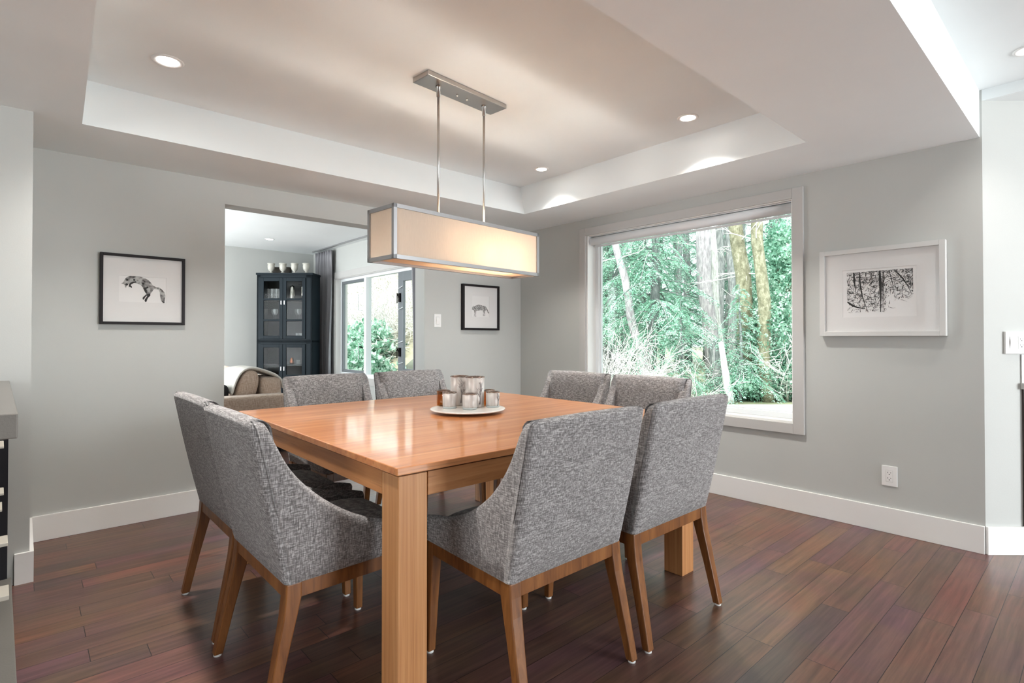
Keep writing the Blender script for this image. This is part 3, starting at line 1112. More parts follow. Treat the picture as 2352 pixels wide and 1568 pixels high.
def flat_poly(pts, y, th=0.0006, mb=None):
    """triangulated slab of a concave outline in the xz plane"""
    from mathutils.geometry import tessellate_polygon
    mb = mb or MB()
    tris = tessellate_polygon([[Vector((p[0], p[1], 0)) for p in pts]])
    n = len(pts)
    vs = [(p[0], y - th, p[1]) for p in pts] + [(p[0], y, p[1]) for p in pts]
    fs = [tuple(t) for t in tris] + [(i, (i + 1) % n, n + (i + 1) % n, n + i) for i in range(n)]
    return mb.add(vs, fs)


FOX = [(-0.1161, 0.0336), (-0.1061, 0.0413), (-0.1004, 0.0541), (-0.0947, 0.0669), (-0.0831, 0.0785), (-0.0656, 0.0876), (-0.0509, 0.0898), (-0.033, 0.0858), (-0.0121, 0.0802), (0.0091, 0.0728), (0.0243, 0.063), (0.0366, 0.0493), (0.0459, 0.0335), (0.0614, 0.0235), (0.0831, 0.0201), (0.0973, 0.0074), (0.109, -0.0085), (0.1142, -0.0304), (0.1118, -0.0527), (0.1093, -0.0713), (0.1104, -0.0823), (0.0993, -0.0717), (0.0898, -0.0574), (0.0859, -0.0319), (0.0839, -0.0099), (0.0785, 0.0044), (0.0645, 0.0102), (0.0522, 0.0095), (0.0446, -0.0049), (0.034, -0.02), (0.0157, -0.0246), (0.005, -0.0108), (-0.0026, 0.0051), (-0.0072, 0.0192), (-0.0178, 0.0312), (-0.0328, 0.0392), (-0.0506, 0.0416), (-0.0653, 0.0388), (-0.0799, 0.0307), (-0.088, 0.023), (-0.0914, 0.0093), (-0.0958, 0.0119), (-0.0973, 0.0242), (-0.1031, 0.0309)]
FOXD = [[(-0.0373, 0.046), (-0.0506, 0.0416), (-0.0652, 0.0316), (-0.0681, 0.0261), (-0.0622, 0.0193), (-0.0607, 0.0098), (-0.0681, 0.0136), (-0.0725, 0.0176), (-0.0769, 0.0124), (-0.0775, 0.0273), (-0.0712, 0.0401), (-0.0565, 0.0501), (-0.0418, 0.0529)], [(0.0157, -0.0246), (0.034, -0.02), (0.034, -0.0328), (0.0234, -0.0442), (0.0174, -0.0572), (0.0145, -0.07), (0.0099, -0.0738), (0.0033, -0.0669), (0.0053, -0.056), (0.0128, -0.0447), (0.0173, -0.0336), (0.0143, -0.0338), (0.0067, -0.0432), (0.0014, -0.0561), (-0.0022, -0.0599), (-0.0068, -0.0547), (-0.0053, -0.0438), (0.0067, -0.0316), (0.0112, -0.0249)], [(0.0914, -0.0629), (0.1093, -0.0676), (0.1104, -0.0823), (0.1009, -0.0735)], [(-0.0042, 0.0158), (0.0094, 0.0185), (0.0156, -0.0029), (0.0157, -0.0246), (0.005, -0.0108)]]
WOLF = [(-0.1343, -0.0292), (-0.121, -0.0067), (-0.0986, 0.0012), (-0.0919, 0.0166), (-0.0851, 0.0053), (-0.0591, 0.0179), (-0.025, 0.0273), (-0.002, 0.0246), (0.0269, 0.0186), (0.056, 0.0179), (0.0735, 0.0005), (0.0912, -0.0261), (0.1054, -0.0484), (0.0948, -0.0533), (0.0794, -0.0356), (0.0642, -0.0089), (0.0595, -0.0272), (0.0502, -0.0365), (0.0525, -0.0636), (0.0537, -0.0771), (0.0444, -0.0792), (0.0455, -0.0547), (0.0385, -0.0369), (0.035, -0.0596), (0.0374, -0.0775), (0.0269, -0.0805), (0.0304, -0.0507), (0.0269, -0.0238), (-0.002, -0.0247), (-0.0306, -0.0302), (-0.0534, -0.0327), (-0.0579, -0.0489), (-0.0591, -0.0668), (-0.0545, -0.0863), (-0.0636, -0.0892), (-0.0647, -0.0669), (-0.0659, -0.0447), (-0.0727, -0.0405), (-0.0738, -0.0628), (-0.0737, -0.085), (-0.0816, -0.087), (-0.0783, -0.0584), (-0.0794, -0.0318), (-0.093, -0.0216), (-0.1153, -0.0312)]


def blotch(name, scale):
    m, nt, b = new_mat(name)
    tc = N(nt, 'ShaderNodeTexCoord')
    v = N(nt, 'ShaderNodeTexVoronoi', Scale=scale)
    v.feature = 'SMOOTH_F1'
    nt.links.new(tc.outputs['Object'], v.inputs['Vector'])
    n = N(nt, 'ShaderNodeTexNoise', Scale=scale * 0.8, Detail=3.0)
    nt.links.new(tc.outputs['Object'], n.inputs['Vector'])
    a = N(nt, 'ShaderNodeMath', operation='ADD')
    nt.links.new(v.outputs['Distance'], a.inputs[0])
    nt.links.new(n.outputs['Fac'], a.inputs[1])
    rp = ramp(nt, [(0.5, (0.07, 0.065, 0.065)), (0.66, (0.17, 0.16, 0.16)), (0.85, (0.28, 0.27, 0.26)), (1.0, (0.42, 0.42, 0.41))])
    mm = N(nt, 'ShaderNodeMath', operation='MULTIPLY')
    mm.inputs[1].default_value = 0.9
    nt.links.new(a.outputs[0], mm.inputs[0])
    nt.links.new(mm.outputs[0], rp.inputs['Fac'])
    nt.links.new(rp.outputs['Color'], b.inputs['Base Color'])
    b.inputs['Roughness'].default_value = 0.9
    return m


M['blotch'] = blotch('grey_watercolour', 60)
M['green_blotch'] = blotch('dark_watercolour', 90)


def picture(name, label, loc, rz, wd, ht, fw, depth, fmat, win, art):
    t = empty(name, loc, rz)
    tag(t, label, 'picture')
    frame_ring(wd, ht, fw, 0.001, depth).build('frame', fmat, t, bevel=0.0015)
    ww, wh, cx, cz = win
    a, b_ = wd / 2 - fw, ht / 2 - fw
    mb = MB()
    y0, y1 = -depth + 0.016, -depth + 0.019
    mb.box((-a, y0, -b_), (cx - ww / 2, y1, b_)).box((cx + ww / 2, y0, -b_), (a, y1, b_))
    mb.box((cx - ww / 2, y0, -b_), (cx + ww / 2, y1, cz - wh / 2)).box((cx - ww / 2, y0, cz + wh / 2), (cx + ww / 2, y1, b_))
    mb.build('mat_board', M['mat'], t)
    p = MB().box((-a, y1, -b_), (a, y1 + 0.004, b_)).build('print', M['paper'], t)
    art(p, y1)
    MB().box((-a - 0.002, -depth + 0.005, -b_ - 0.002), (a + 0.002, -depth + 0.0065, b_ + 0.002)).build('glass', M['picture_glass'], t)
    return t


def fox_art(p, y):
    flat_poly(FOX, y, 0.0005).build('fox_drawing', M['blotch'], p, fix=False)
    for nm, d in zip(('dark_foreleg', 'dark_hind_legs', 'dark_tail_tip', 'dark_thigh'), FOXD):
        flat_poly(d, y - 0.0002, 0.0008).build(nm, M['ink'], p, fix=False)
    mb = MB()
    rnd = random.Random(3)
    for (cx, cz, r) in ((0.018, 0.018, 0.006), (0.010, 0.012, 0.0055), (-0.004, 0.040, 0.007), (-0.086, 0.058, 0.006), (-0.088, 0.030, 0.007), (-0.05, 0.060, 0.006), (0.074, 0.017, 0.0035), (0.088, 0.010, 0.003), (0.004, 0.052, 0.005)):
        flat_poly([(cx + r * math.cos(a) , cz + r * math.sin(a)) for a in [2 * math.pi * k / 12 for k in range(12)]], y - 0.0002, 0.0007, mb)
    mb.build('dark_spots', M['ink'], p, fix=False)['kind'] = 'stuff'


def wolf_art(p, y):
    flat_poly(WOLF, y, 0.0005).build('wolf_drawing', M['green_blotch'], p, fix=False)


def forest_art(p, y):
    rnd = random.Random(11)
    W2, H2 = 0.166, 0.122
    mb = MB()

    def stroke(x0, z0, x1, z1, wd, bend=0.0):
        n = 5
        dx, dz = x1 - x0, z1 - z0
        L = math.hypot(dx, dz) + 1e-6
        nx, nz = -dz / L, dx / L
        up, dn = [], []
        for k in range(n + 1):
            f = k / n
            b_ = bend * math.sin(math.pi * f)
            w_ = wd * (0.35 + 0.65 * math.sin(math.pi * min(1, f * 1.2 + 0.15)))
            px, pz = x0 + dx * f + nx * b_, z0 + dz * f + nz * b_
            up.append((max(-W2, min(W2, px + nx * w_)), max(-H2, min(H2, pz + nz * w_))))
            dn.append((max(-W2, min(W2, px - nx * w_)), max(-H2, min(H2, pz - nz * w_))))
        yy = y - 0.0004 - rnd.random() * 0.0003
        vs = [(q[0], yy, q[1]) for q in up + dn]
        fs = [(k, k + 1, n + 1 + k + 1, n + 1 + k) for k in range(n)]
        mb.add(vs, fs)
    for (x0, z0, x1, z1, w_, b_) in ((-0.10, 0.122, -0.055, -0.122, 0.0042, -0.012), (0.005, 0.122, 0.008, -0.122, 0.0065, 0.002), (0.022, 0.122, 0.020, -0.1, 0.003, 0.0),
                                     (0.075, 0.122, 0.16, -0.03, 0.0035, 0.01), (0.05, 0.12, 0.075, -0.02, 0.002, 0.004), (-0.165, -0.055, -0.07, -0.10, 0.006, -0.01), (-0.13, 0.12, -0.12, 0.0, 0.005, 0.0)):
        stroke(x0, z0, x1, z1, w_, b_)
    k = 0
    while k < 1500:
        x, z = rnd.uniform(-W2, W2), rnd.uniform(-H2, H2)
        dens = 0.75 + 0.35 * (z / H2) - 0.5 * max(0, x / W2) * (1 if z < 0 else 0.2)
        if x > 0.03 and z < -0.055 and rnd.random() < 0.85:
            k += 1
            continue
        if rnd.random() < dens:
            a = rnd.choice((rnd.uniform(-0.6, 0.6), rnd.uniform(1.0, 2.1), rnd.uniform(0, math.pi)))
            L = rnd.uniform(0.008, 0.034)
            stroke(x, z, max(-W2, min(W2, x + L * math.cos(a))), max(-H2, min(H2, z + L * math.sin(a))), rnd.uniform(0.0005, 0.0019), rnd.uniform(-0.004, 0.004))
        k += 1
    mb.build('forest_drawing', M['ink'], p, fix=False)


picture('framed_picture', 'square black-framed print of a leaping fox on the left wall', (0.5565, YB, 1.4345), 0, 0.440, 0.428, 0.016, 0.030, M['black_frame'],
        (0.245, 0.160, -0.004, 0.004), fox_art)
picture('framed_picture', 'small square black-framed print of a standing wolf right of the opening', (3.235, YB, 1.425), 0, 0.445, 0.430, 0.020, 0.035, M['black_frame'],
        (0.21, 0.20, 0.0, 0.01), wolf_art)
pw = picture('framed_picture', 'large white-framed forest drawing with a wide mat, right of the big window', (XR, 0.915, 1.413), R(-90), 0.628, 0.528, 0.028, 0.045, M['white_frame'],
             (0.372, 0.288, -0.004, -0.006), lambda p, y: None)
# the forest drawing sits inside the mat window
for ch in kids(pw):
    if ch.name.startswith('print'):
        forest_art(ch, -0.045 + 0.019)


def wall_plate(name, label, cat, loc, rz, wd, ht, gangs, th=0.006):
    t = empty(name, loc, rz)
    tag(t, label, cat)
    MB().box((-wd / 2, -th, -ht / 2), (wd / 2, -0.0005, ht / 2)).build('cover_plate', M['plate'], t, bevel=0.002)
    n = len(gangs)
    for i, g_ in enumerate(gangs):
        cx = (i - (n - 1) / 2) * 0.046
        if g_ == 'rocker':
            MB().box((cx - 0.0175, -th - 0.0008, -0.034), (cx + 0.0175, -th, 0.034)).build('bezel', M['backsplash'], t)
            v = [(cx - 0.0155, -th - 0.0008, -0.032), (cx + 0.0155, -th - 0.0008, -0.032), (cx + 0.0155, -th - 0.005, 0.0), (cx - 0.0155, -th - 0.005, 0.0), (cx + 0.0155, -th - 0.0015, 0.032), (cx - 0.0155, -th - 0.0015, 0.032)]
            MB().add(v, [(0, 1, 2, 3), (3, 2, 4, 5)]).build('rocker', M['plate'], t, fix=False)
        else:
            MB().box((cx - 0.0175, -th - 0.0008, -0.034), (cx + 0.0175, -th, 0.034)).build('bezel', M['backsplash'], t)
            s = MB().box((cx - 0.0160, -th - 0.0016, -0.0325), (cx + 0.0160, -th - 0.0004, 0.0325)).build('socket_face', M['plate'], t, bevel=0.0004)
            mb = MB()
            for dz in (0.016, -0.016):
                mb.box((cx - 0.0085, -th - 0.0020, dz), (cx - 0.0058, -th - 0.0012, dz + 0.008))
                mb.box((cx + 0.0058, -th - 0.0020, dz + 0.001), (cx + 0.0082, -th - 0.0012, dz + 0.0075))
                mb.lathe([(0.003, 0), (0.003, 0.0008)], 12, M=Matrix.Translation((cx, -th - 0.0020, dz - 0.006)) @ Matrix.Rotation(R(-90), 4, 'X'))
            mb.build('slots', M['slot'], s)
    return t


wall_plate('light_switch', 'single white rocker light switch on the grey wall right of the opening', 'light switch', (2.751, YB, 1.292), 0, 0.074, 0.117, ['rocker'])
wall_plate('power_outlet', 'white double power outlet low on the wall under the white-framed picture', 'power outlet', (XR, 0.874, 0.331), R(-90), 0.078, 0.117, ['socket'])
dq = 0.745 + 0.0
RZD = math.atan2(DV.y, DV.x)
t_ = (2.598 - (XR * 0.742 - 0.45 * 0.6706)) + 0.062
pos = Vector((XR, 0.45, 0)) + DV * t_
wall_plate('switch_and_outlet', 'white double plate with rocker switch and outlet at the right picture edge', 'wall plate', (pos.x, pos.y, 1.113), RZD, 0.120, 0.117, ['rocker', 'socket'], th=0.012)

# kitchen counter end against the diagonal wall
kc = empty('kitchen_counter', tuple(Vector((XR, 0.45, 0)) + DV * 0.19), RZD)
tag(kc, 'dark kitchen base cabinet with light stone counter at the right picture edge', 'kitchen counter')
xk = 0.0
t0 = (2343 - 1176) / 1243 * 2.86 - (XR * 0.742 - 0.45 * 0.6706) - 0.19
MB().box((t0 + 0.008, -0.012, 0.148), (t0 + 1.0, -0.001, 0.868)).build('side_panel', M['dark_wood'], kc)
MB().box((t0, -0.022, 0.868), (t0 + 1.0, -0.001, 0.900)).build('countertop', M['backsplash'], kc, bevel=0.002)
MB().box((t0 + 0.004, -0.006, 0.900), (t0 + 1.0, -0.001, 1.050)).build('backsplash', M['backsplash'], kc)

# ------------------------------------------------------------------ low unit at the far left edge
un = empty('shelf_unit', (-0.3, 2.9, 0), R(1.4))
tag(un, 'low black open shelf unit with a grey stone top at the left picture edge', 'shelf unit')
UL, UR_, UF, UB_ = -0.45, 0.268, -1.0, 0.475     # local x range, y range
MB().box((UL, UF, 0.878), (UR_, UB_, 0.943)).build('stone_top', M['stone'], un, bevel=0.003)
MB().box((UL, UF, 0.002), (UR_ + 0.012, UB_, 0.045)).build('stone_plinth', M['stone'], un, bevel=0.003)
MB().box((UL, UB_ - 0.012, 0.045), (UR_ - 0.002, UB_, 0.878)).box((UL, UF, 0.045), (UL + 0.02, UB_, 0.878)).build('carcass', M['navy'], un)
for (z, xr, y0, y1, hh) in ((0.76, 0.246, -0.36, -0.22, 0.008), (0.60, 0.247, -0.36, -0.26, 0.008), (0.545, 0.243, -0.36, -0.24, 0.008), (0.435, 0.258, -0.40, -0.30, 0.012), (0.26, 0.262, -0.42, -0.31, 0.016)):
    MB().box((UL + 0.02, y0, z), (xr, y1, z + hh)).build('shelf', M['pale'], un, bevel=0.002)['label'] = 'pale shelf board'

# ------------------------------------------------------------------ room beyond: cabinet, cups, curtain, sofa
CF = Vector((0.6706, 0.7418, 0))      # away from the viewer
CRt = Vector((0.7418, -0.6706, 0))
cab_c = CF * 8.4 + CRt * (-3.535)
cb = empty('display_cabinet', tuple(cab_c), math.atan2(CRt.y, CRt.x))
tag(cb, 'tall dark blue-black display cabinet with glass doors standing in the corner of the far room', 'cabinet')
cw, cd_, chh = 0.86, 0.34, 2.115
hw = cw / 2
# carcass: local x right, y back
mb = MB()
mb.box((-hw, 0.0, 0.0), (-hw + 0.025, cd_, chh)).box((hw - 0.025, 0.0, 0.0), (hw, cd_, chh))
mb.box((-hw - 0.012, -0.012, chh), (hw + 0.012, cd_, chh + 0.03)).box((-hw, 0, 0.06), (hw, cd_, 0.09)).box((-hw, 0.0, 1.06), (hw, cd_, 1.10))
mb.box((-hw, 0.0, 0.0), (-hw + 0.06, 0.02, chh)).box((hw - 0.10, 0.0, 0.0), (hw, 0.02, chh)).box((-hw, 0.0, chh - 0.045), (hw, 0.02, chh)).box((-hw, 0.0, 1.04), (hw, 0.022, 1.115))
mb.build('carcass', M['cab'], cb, bevel=0.002)
MB().box((-hw + 0.02, cd_ - 0.012, 0.02), (hw - 0.02, cd_, chh)).build('back_panel', M['cab_in'], cb)
for z in (1.40, 1.72, 0.70, 0.40):
    MB().box((-hw + 0.026, 0.03, z), (hw - 0.026, cd_ - 0.013, z + 0.016)).build('shelf', M['cab_in'], cb)
dx0, dx1 = -hw + 0.06, hw - 0.10
dm = (dx0 + dx1) / 2
for di, (a, b_) in enumerate(((dx0, dm - 0.002), (dm + 0.002, dx1))):
    for (z0, z1, bars) in ((1.118, chh - 0.048, (1.41, 1.735)), (0.10, 1.038, (0.55,))):
        st_ = 0.052
        mb = MB()
        mb.box((a, -0.014, z0), (a + st_, 0.008, z1)).box((b_ - st_, -0.014, z0), (b_, 0.008, z1))
        mb.box((a + st_, -0.014, z0), (b_ - st_, 0.008, z0 + st_)).box((a + st_, -0.014, z1 - st_), (b_ - st_, 0.008, z1))
        for zz in bars:
            mb.box((a + st_, -0.012, zz - 0.016), (b_ - st_, 0.006, zz + 0.016))
        d_ = mb.build('door', M['cab'], cb, bevel=0.002)
        MB().box((a + st_ - 0.004, -0.004, z0 + st_ - 0.004), (b_ - st_ + 0.004, -0.001, z1 - st_ + 0.004)).build('pane', M['clear'], d_)
        hx = b_ - 0.022 if di == 0 else a + 0.022
        MB().box((hx - 0.006, -0.022, (z0 + z1) / 2 + 0.06), (hx + 0.006, -0.014, (z0 + z1) / 2 + 0.12)).build('handle', M['frame_grey'], d_)


def in_cab(lx, ly, z):
    p = cab_c + CRt * lx + CF * ly
    return (p.x, p.y, z)


def loose(name, mb, mat, loc, label, cat, group, mirror=None):
    o = mb.build(name, M[mat], loc=loc)
    tag(o, label, cat, group)
    return o


rnd = random.Random(5)
tall = MB().lathe([(0.026, 0), (0.028, 0.004), (0.031, 0.17), (0.029, 0.17), (0.026, 0.008), (0.0001, 0.006)], 20)
tg = tall.build('tumbler', M['glassware'], loc=in_cab(-0.29, 0.12, 1.737))
tag(tg, 'tall clear glass tumbler on the top shelf behind the left cabinet door', 'glass', 'glasses behind the top left pane')
for k in range(1, 8):
    o = tg.copy()
    COL.objects.link(o)
    o.location = in_cab(-0.31 + 0.035 * k if k % 2 else -0.29 + 0.035 * k, 0.10 + 0.09 * (k % 2), 1.737)
wine = MB().lathe([(0.032, 0), (0.030, 0.003), (0.004, 0.008), (0.004, 0.07), (0.022, 0.09), (0.035, 0.12), (0.032, 0.17), (0.031, 0.17), (0.033, 0.12), (0.0001, 0.088)], 20)
wg = wine.build('wine_glass', M['glassware'], loc=in_cab(-0.33, 0.09, 1.417))
tag(wg, 'clear stemmed wine glass on the middle shelf behind the cabinet doors', 'glass', 'wine glasses on the middle cabinet shelf')
for k in range(1, 8):
    o = wg.copy()
    COL.objects.link(o)
    o.location = in_cab(-0.33 + 0.078 * k + (0.0 if k < 5 else 0.055), 0.09 + 0.11 * (k % 2), 1.417)
for k, lx in enumerate((0.07, 0.24)):
    mb = MB().lathe([(0.042, 0), (0.044, 0.01), (0.036, 0.19), (0.034, 0.2), (0.03, 0.215), (0.004, 0.222), (0.004, 0.235), (0.0001, 0.236)] if k == 0 else [(0.034, 0), (0.03, 0.1), (0.034, 0.20), (0.030, 0.212), (0.0001, 0.213)], 24)
    o = loose('cocktail_shaker', mb, 'metal_bright', in_cab(lx, 0.13, 1.737), ['tall steel shaker with a lid knob behind the top right pane of the cabinet', 'slim polished steel vessel behind the top right pane, nearest the cabinet side'][k], 'shaker', None)
for k, lx in enumerate((0.17, 0.24, 0.205, 0.275)):
    mb = MB().lathe([(0.030, 0), (0.032, 0.11), (0.030, 0.11), (0.028, 0.006), (0.0001, 0.006)], 20)
    o = mb.build('tumbler', M['glassware'], loc=in_cab(lx, 0.10 + 0.06 * (k > 1), 1.1005))
    tag(o, 'short glass tumbler on the lower shelf behind the right upper door', 'glass', 'short tumblers on the lower cabinet shelf')
mb = MB().lathe([(0.030, 0), (0.036, 0.03), (0.036, 0.06), (0.022, 0.095), (0.024, 0.11), (0.0001, 0.11)], 20)
loose('copper_mug', mb, 'copper', in_cab(0.07, 0.12, 0.7165), 'shiny copper vessel behind the lower right cabinet door', 'mug', None)
for k, lx in enumerate((0.17, 0.25)):
    mb = MB().lathe([(0.022, 0), (0.028, 0.07), (0.026, 0.07), (0.0001, 0.01)], 18)
    o = mb.build('tumbler', M['glassware'], loc=in_cab(lx, 0.12, 0.7165))
    tag(o, 'small glass beside the copper vessel behind the lower right cabinet door', 'glass', 'small glasses behind the lower right cabinet door')

labs = ['leftmost of the four cream footed cups on top of the dark cabinet', 'cream footed cup second from the left on top of the dark cabinet',
        'cream footed cup third from the left on top of the dark cabinet', 'rightmost of the four cream footed cups, nearest the curtain']
for k in range(4):
    mb = MB().lathe([(0.036, 0), (0.038, 0.006), (0.018, 0.018), (0.016, 0.028), (0.038, 0.048), (0.050, 0.075), (0.052, 0.115), (0.048, 0.135), (0.056, 0.140), (0.057, 0.160), (0.052, 0.160), (0.047, 0.12), (0.045, 0.075), (0.0001, 0.05)], 32)
    o = mb.build('footed_cup', M['cream_cup'], loc=in_cab(-0.245 + 0.184 * k, 0.08, chh + 0.0305))
    tag(o, labs[k], 'cup', 'footed cups on the cabinet')
o = MB().box((-0.16, -0.05, 0), (0.16, 0.05, 0.115)).build('storage_box', M['brown_box'], bevel=0.008, loc=in_cab(-0.16, 0.235, chh + 0.0305))
o.rotation_euler = (0, 0, math.atan2(CRt.y, CRt.x))
tag(o, 'low dark brown box behind the two left cups on top of the cabinet', 'box')


def curtain(name, label, y0, y1, x, ztop, zbot, folds, amp, seed, mat):
    rnd = random.Random(seed)
    nu, nv = folds * 14, 30
    vs, fs = [], []
    for j in range(nv + 1):
        f = j / nv
        z = ztop + (zbot - ztop) * f
        for i in range(nu + 1):
            u = i / nu
            w_ = math.sin(u * folds * 2 * math.pi + 0.6 * math.sin(f * 3 + seed)) * amp * (0.75 + 0.35 * math.sin(u * 9 + seed))
            if f < 0.10:
                w_ = w_ * (0.6 + 4 * f) + 0.4 * amp * math.sin(u * folds * 6.0 * math.pi) * (1 - f * 10)
            y = y0 + (y1 - y0) * (u + 0.03 * math.sin(f * 4 + u * 7)) 
            vs.append((x + w_ + 0.01 * math.sin(f * 6 + u * 5), y, z))
    for j in range(nv):
        for i in range(nu):
            q = j * (nu + 1) + i
            fs.append((q, q + 1, q + nu + 2, q + nu + 1))
    t = empty(name, (x, (y0 + y1) / 2, zbot))
    tag(t, label, 'curtain')
    mb = MB().add(vs, fs, True)
    o = mb.build('drape', mat, fix=False)
    under(o, t)
    sm = o.modifiers.new('thickness', 'SOLIDIFY')
    sm.thickness = 0.004
    return t


cu = curtain('curtain', 'long grey satin curtain hanging right beside the dark cabinet', 8.42, 8.98, 3.665, ZO - 0.035, 0.02, 6, 0.035, 2, M['curtain'])
cu2 = curtain('curtain', 'grey curtain at the right end of the far window, beside the opening', 5.42, 5.83, 3.62, ZO - 0.035, 0.02, 4, 0.035, 5, M['curtain'])
tag(MB().box((3.60, 5.3, ZO - 0.02), (3.63, 9.0, ZO)).build('curtain_track', M['frame_grey']), 'thin grey curtain track on the ceiling above the far window', 'curtain track')

# sofa seen from its arm end
sf = empty('sofa', (1.2, 6.1, 0))
tag(sf, 'beige linen sofa beyond the opening, seen over its near arm', 'sofa')


def soft_box(a, b_, bev, name, mat, parent, sub=4):
    o = MB().box(a, b_).build(name, mat, parent, bevel=bev, seg=sub)
    for p in o.data.polygons:
        p.use_smooth = True
    return o


# sofa local frame: x to the right, y away
soft_box((-0.55, -0.55, 0.10), (0.80, -0.32, 0.575), 0.035, 'arm', M['sofa'], sf)
soft_box((-0.55, 1.15, 0.10), (0.80, 1.37, 0.575), 0.035, 'arm', M['sofa'], sf)
soft_box((-0.55, -0.33, 0.10), (0.55, 1.16, 0.30), 0.02, 'seat_base', M['sofa'], sf)
soft_box((0.60, -0.33, 0.10), (0.80, 1.16, 0.735), 0.04, 'back', M['sofa'], sf)
soft_box((-0.52, -0.31, 0.30), (0.53, 0.41, 0.44), 0.04, 'seat_cushion', M['sofa'], sf)
soft_box((-0.52, 0.42, 0.30), (0.53, 1.14, 0.44), 0.04, 'seat_cushion', M['sofa'], sf)
for y0 in (-0.30, 0.43):
    bc = MB()
    prof = []
    for k in range(24):
        a = 2 * math.pi * k / 24
        cx, cz = 0.095 * math.copysign(abs(math.cos(a)) ** 0.8, math.cos(a)), 0.205 * math.copysign(abs(math.sin(a)) ** 0.75, math.sin(a))
        ca, sa = math.cos(R(-16)), math.sin(R(-16))
        prof.append((0.475 + cx * ca - cz * sa, 0.615 + cx * sa + cz * ca))
    n = 24
    vs, fs = [], []
    for j, (yy, s) in enumerate(((0.0, 0.82), (0.02, 0.94), (0.06, 1.0), (0.35, 1.03), (0.64, 1.0), (0.68, 0.94), (0.70, 0.82))):
        for (px_, pz_) in prof:
            vs.append((0.475 + (px_ - 0.475) * s, y0 + yy * (0.72 if y0 < 0 else 1), 0.615 + (pz_ - 0.615) * s))
    for j in range(6):
        for k in range(n):
            k2 = (k + 1) % n
            fs.append((j * n + k, j * n + k2, (j + 1) * n + k2, (j + 1) * n + k))
    fs += [tuple(range(n)), tuple(6 * n + k for k in range(n))]
    bc.add(vs, fs, True).build('back_cushion', M['sofa'], sf)
for (lx, ly) in ((-0.5, -0.5), (0.75, -0.5), (-0.5, 1.32), (0.75, 1.32)):
    MB().box((lx - 0.03, ly - 0.03, 0), (lx + 0.03, ly + 0.03, 0.10)).build('foot', M['black_frame'], sf)
MB().box((-0.5, -0.5, 0.02), (0.75, 1.3, 0.10)).build('base_frame', M['black_frame'], sf)
# throw draped over the back cushion
path = [(0.315, 0.57), (0.330, 0.62), (0.345, 0.67), (0.365, 0.72), (0.39, 0.77), (0.43, 0.815), (0.485, 0.84), (0.55, 0.838), (0.61, 0.822), (0.67, 0.80), (0.73, 0.775), (0.785, 0.745), (0.825, 0.70), (0.83, 0.62)]
vs, fs = [], []
nv = 16
for i, (px_, pz_) in enumerate(path):
    f = i / (len(path) - 1)
    for j in range(nv + 1):
        g_ = j / nv
        y = -0.315 + 0.50 * g_ + 0.02 * math.sin(f * 5)
        wv = 0.012 * math.sin(g_ * 17 + f * 4) * (0.4 + f)
        vs.append((px_ + wv * 0.6, y, pz_ + wv * 0.8 + (0.07 * g_ if i < 4 else 0.07 * g_ * max(0, 1 - (i - 3) / 3)) * 1.0))
for i in range(len(path) - 1):
    for j in range(nv):
        q = i * (nv + 1) + j
        fs.append((q, q + 1, q + nv + 2, q + nv + 1))
th = MB().add(vs, fs, True).build('throw_blanket', M['throw'], fix=False, loc=(1.2, 6.1, 0))
tag(th, 'cream knitted throw draped over the back cushion of the sofa', 'blanket')
md = th.modifiers.new('thickness', 'SOLIDIFY')
md.thickness = 0.022
md.offset = 1
md = th.modifiers.new('subsurf', 'SUBSURF')
md.levels = md.render_levels = 1
# black cushion on the seat
o = soft_box((-0.09, -0.13, 0), (0.09, 0.13, 0.235), 0.05, 'cushion', M['black_cloth'], None)
o.location = (1.425, 5.945, 0.441)
tag(o, 'black cushion on the sofa seat below the cream throw', 'cushion')

# ------------------------------------------------------------------ outdoors
M['gravel'] = paint('pale_gravel', (0.80, 0.80, 0.78), 0.95, 0.6, var=0.12, nscale=30)
M['forest_floor'] = paint('forest_floor', (0.20, 0.21, 0.13), 0.95, 0.8, var=0.4, nscale=12)
M['fol'] = leaf_mat('mint_conifer_needles', [(0.34, (0.08, 0.22, 0.15)), (0.48, (0.22, 0.44, 0.32)), (0.62, (0.52, 0.72, 0.60))], scale=3.5)
M['fol_dark'] = leaf_mat('dark_conifer_needles', [(0.30, (0.05, 0.14, 0.10)), (0.5, (0.13, 0.28, 0.20)), (0.68, (0.32, 0.48, 0.38))], scale=2.0)  # darker greens for the conifers deep in the forest
M['ivy'] = leaf_mat('ivy_leaves', [(0.36, (0.05, 0.16, 0.10)), (0.5, (0.17, 0.34, 0.24)), (0.62, (0.60, 0.76, 0.66))], rough=0.3, scale=5.0)
M['laurel'] = leaf_mat('laurel_leaves', [(0.36, (0.07, 0.22, 0.12)), (0.5, (0.26, 0.46, 0.34)), (0.62, (0.76, 0.86, 0.80))], rough=0.25, scale=6.0)
M['bark_grey'] = bark_mat('grey_lilac_bark', (0.20, 0.18, 0.19), (0.37, 0.34, 0.36), (0.58, 0.54, 0.54))
M['bark_dark'] = bark_mat('dark_bark', (0.08, 0.09, 0.09), (0.18, 0.19, 0.19), (0.32, 0.33, 0.32))
M['bark_white'] = bark_mat('pale_birch_bark', (0.28, 0.27, 0.25), (0.52, 0.51, 0.49), (0.72, 0.71, 0.70))
M['bark_moss'] = bark_mat('mossy_bark', (0.10, 0.095, 0.055), (0.20, 0.19, 0.125), (0.34, 0.33, 0.24), (9, 9, 6))
M['twig'] = paint('pale_bare_twigs', (0.70, 0.68, 0.65), 0.9, 0)
M['straw'] = leaf_mat('bleached_grass', [(0.36, (0.22, 0.20, 0.15)), (0.5, (0.55, 0.53, 0.46)), (0.62, (0.85, 0.84, 0.80))], trans=0.15, scale=9.0)
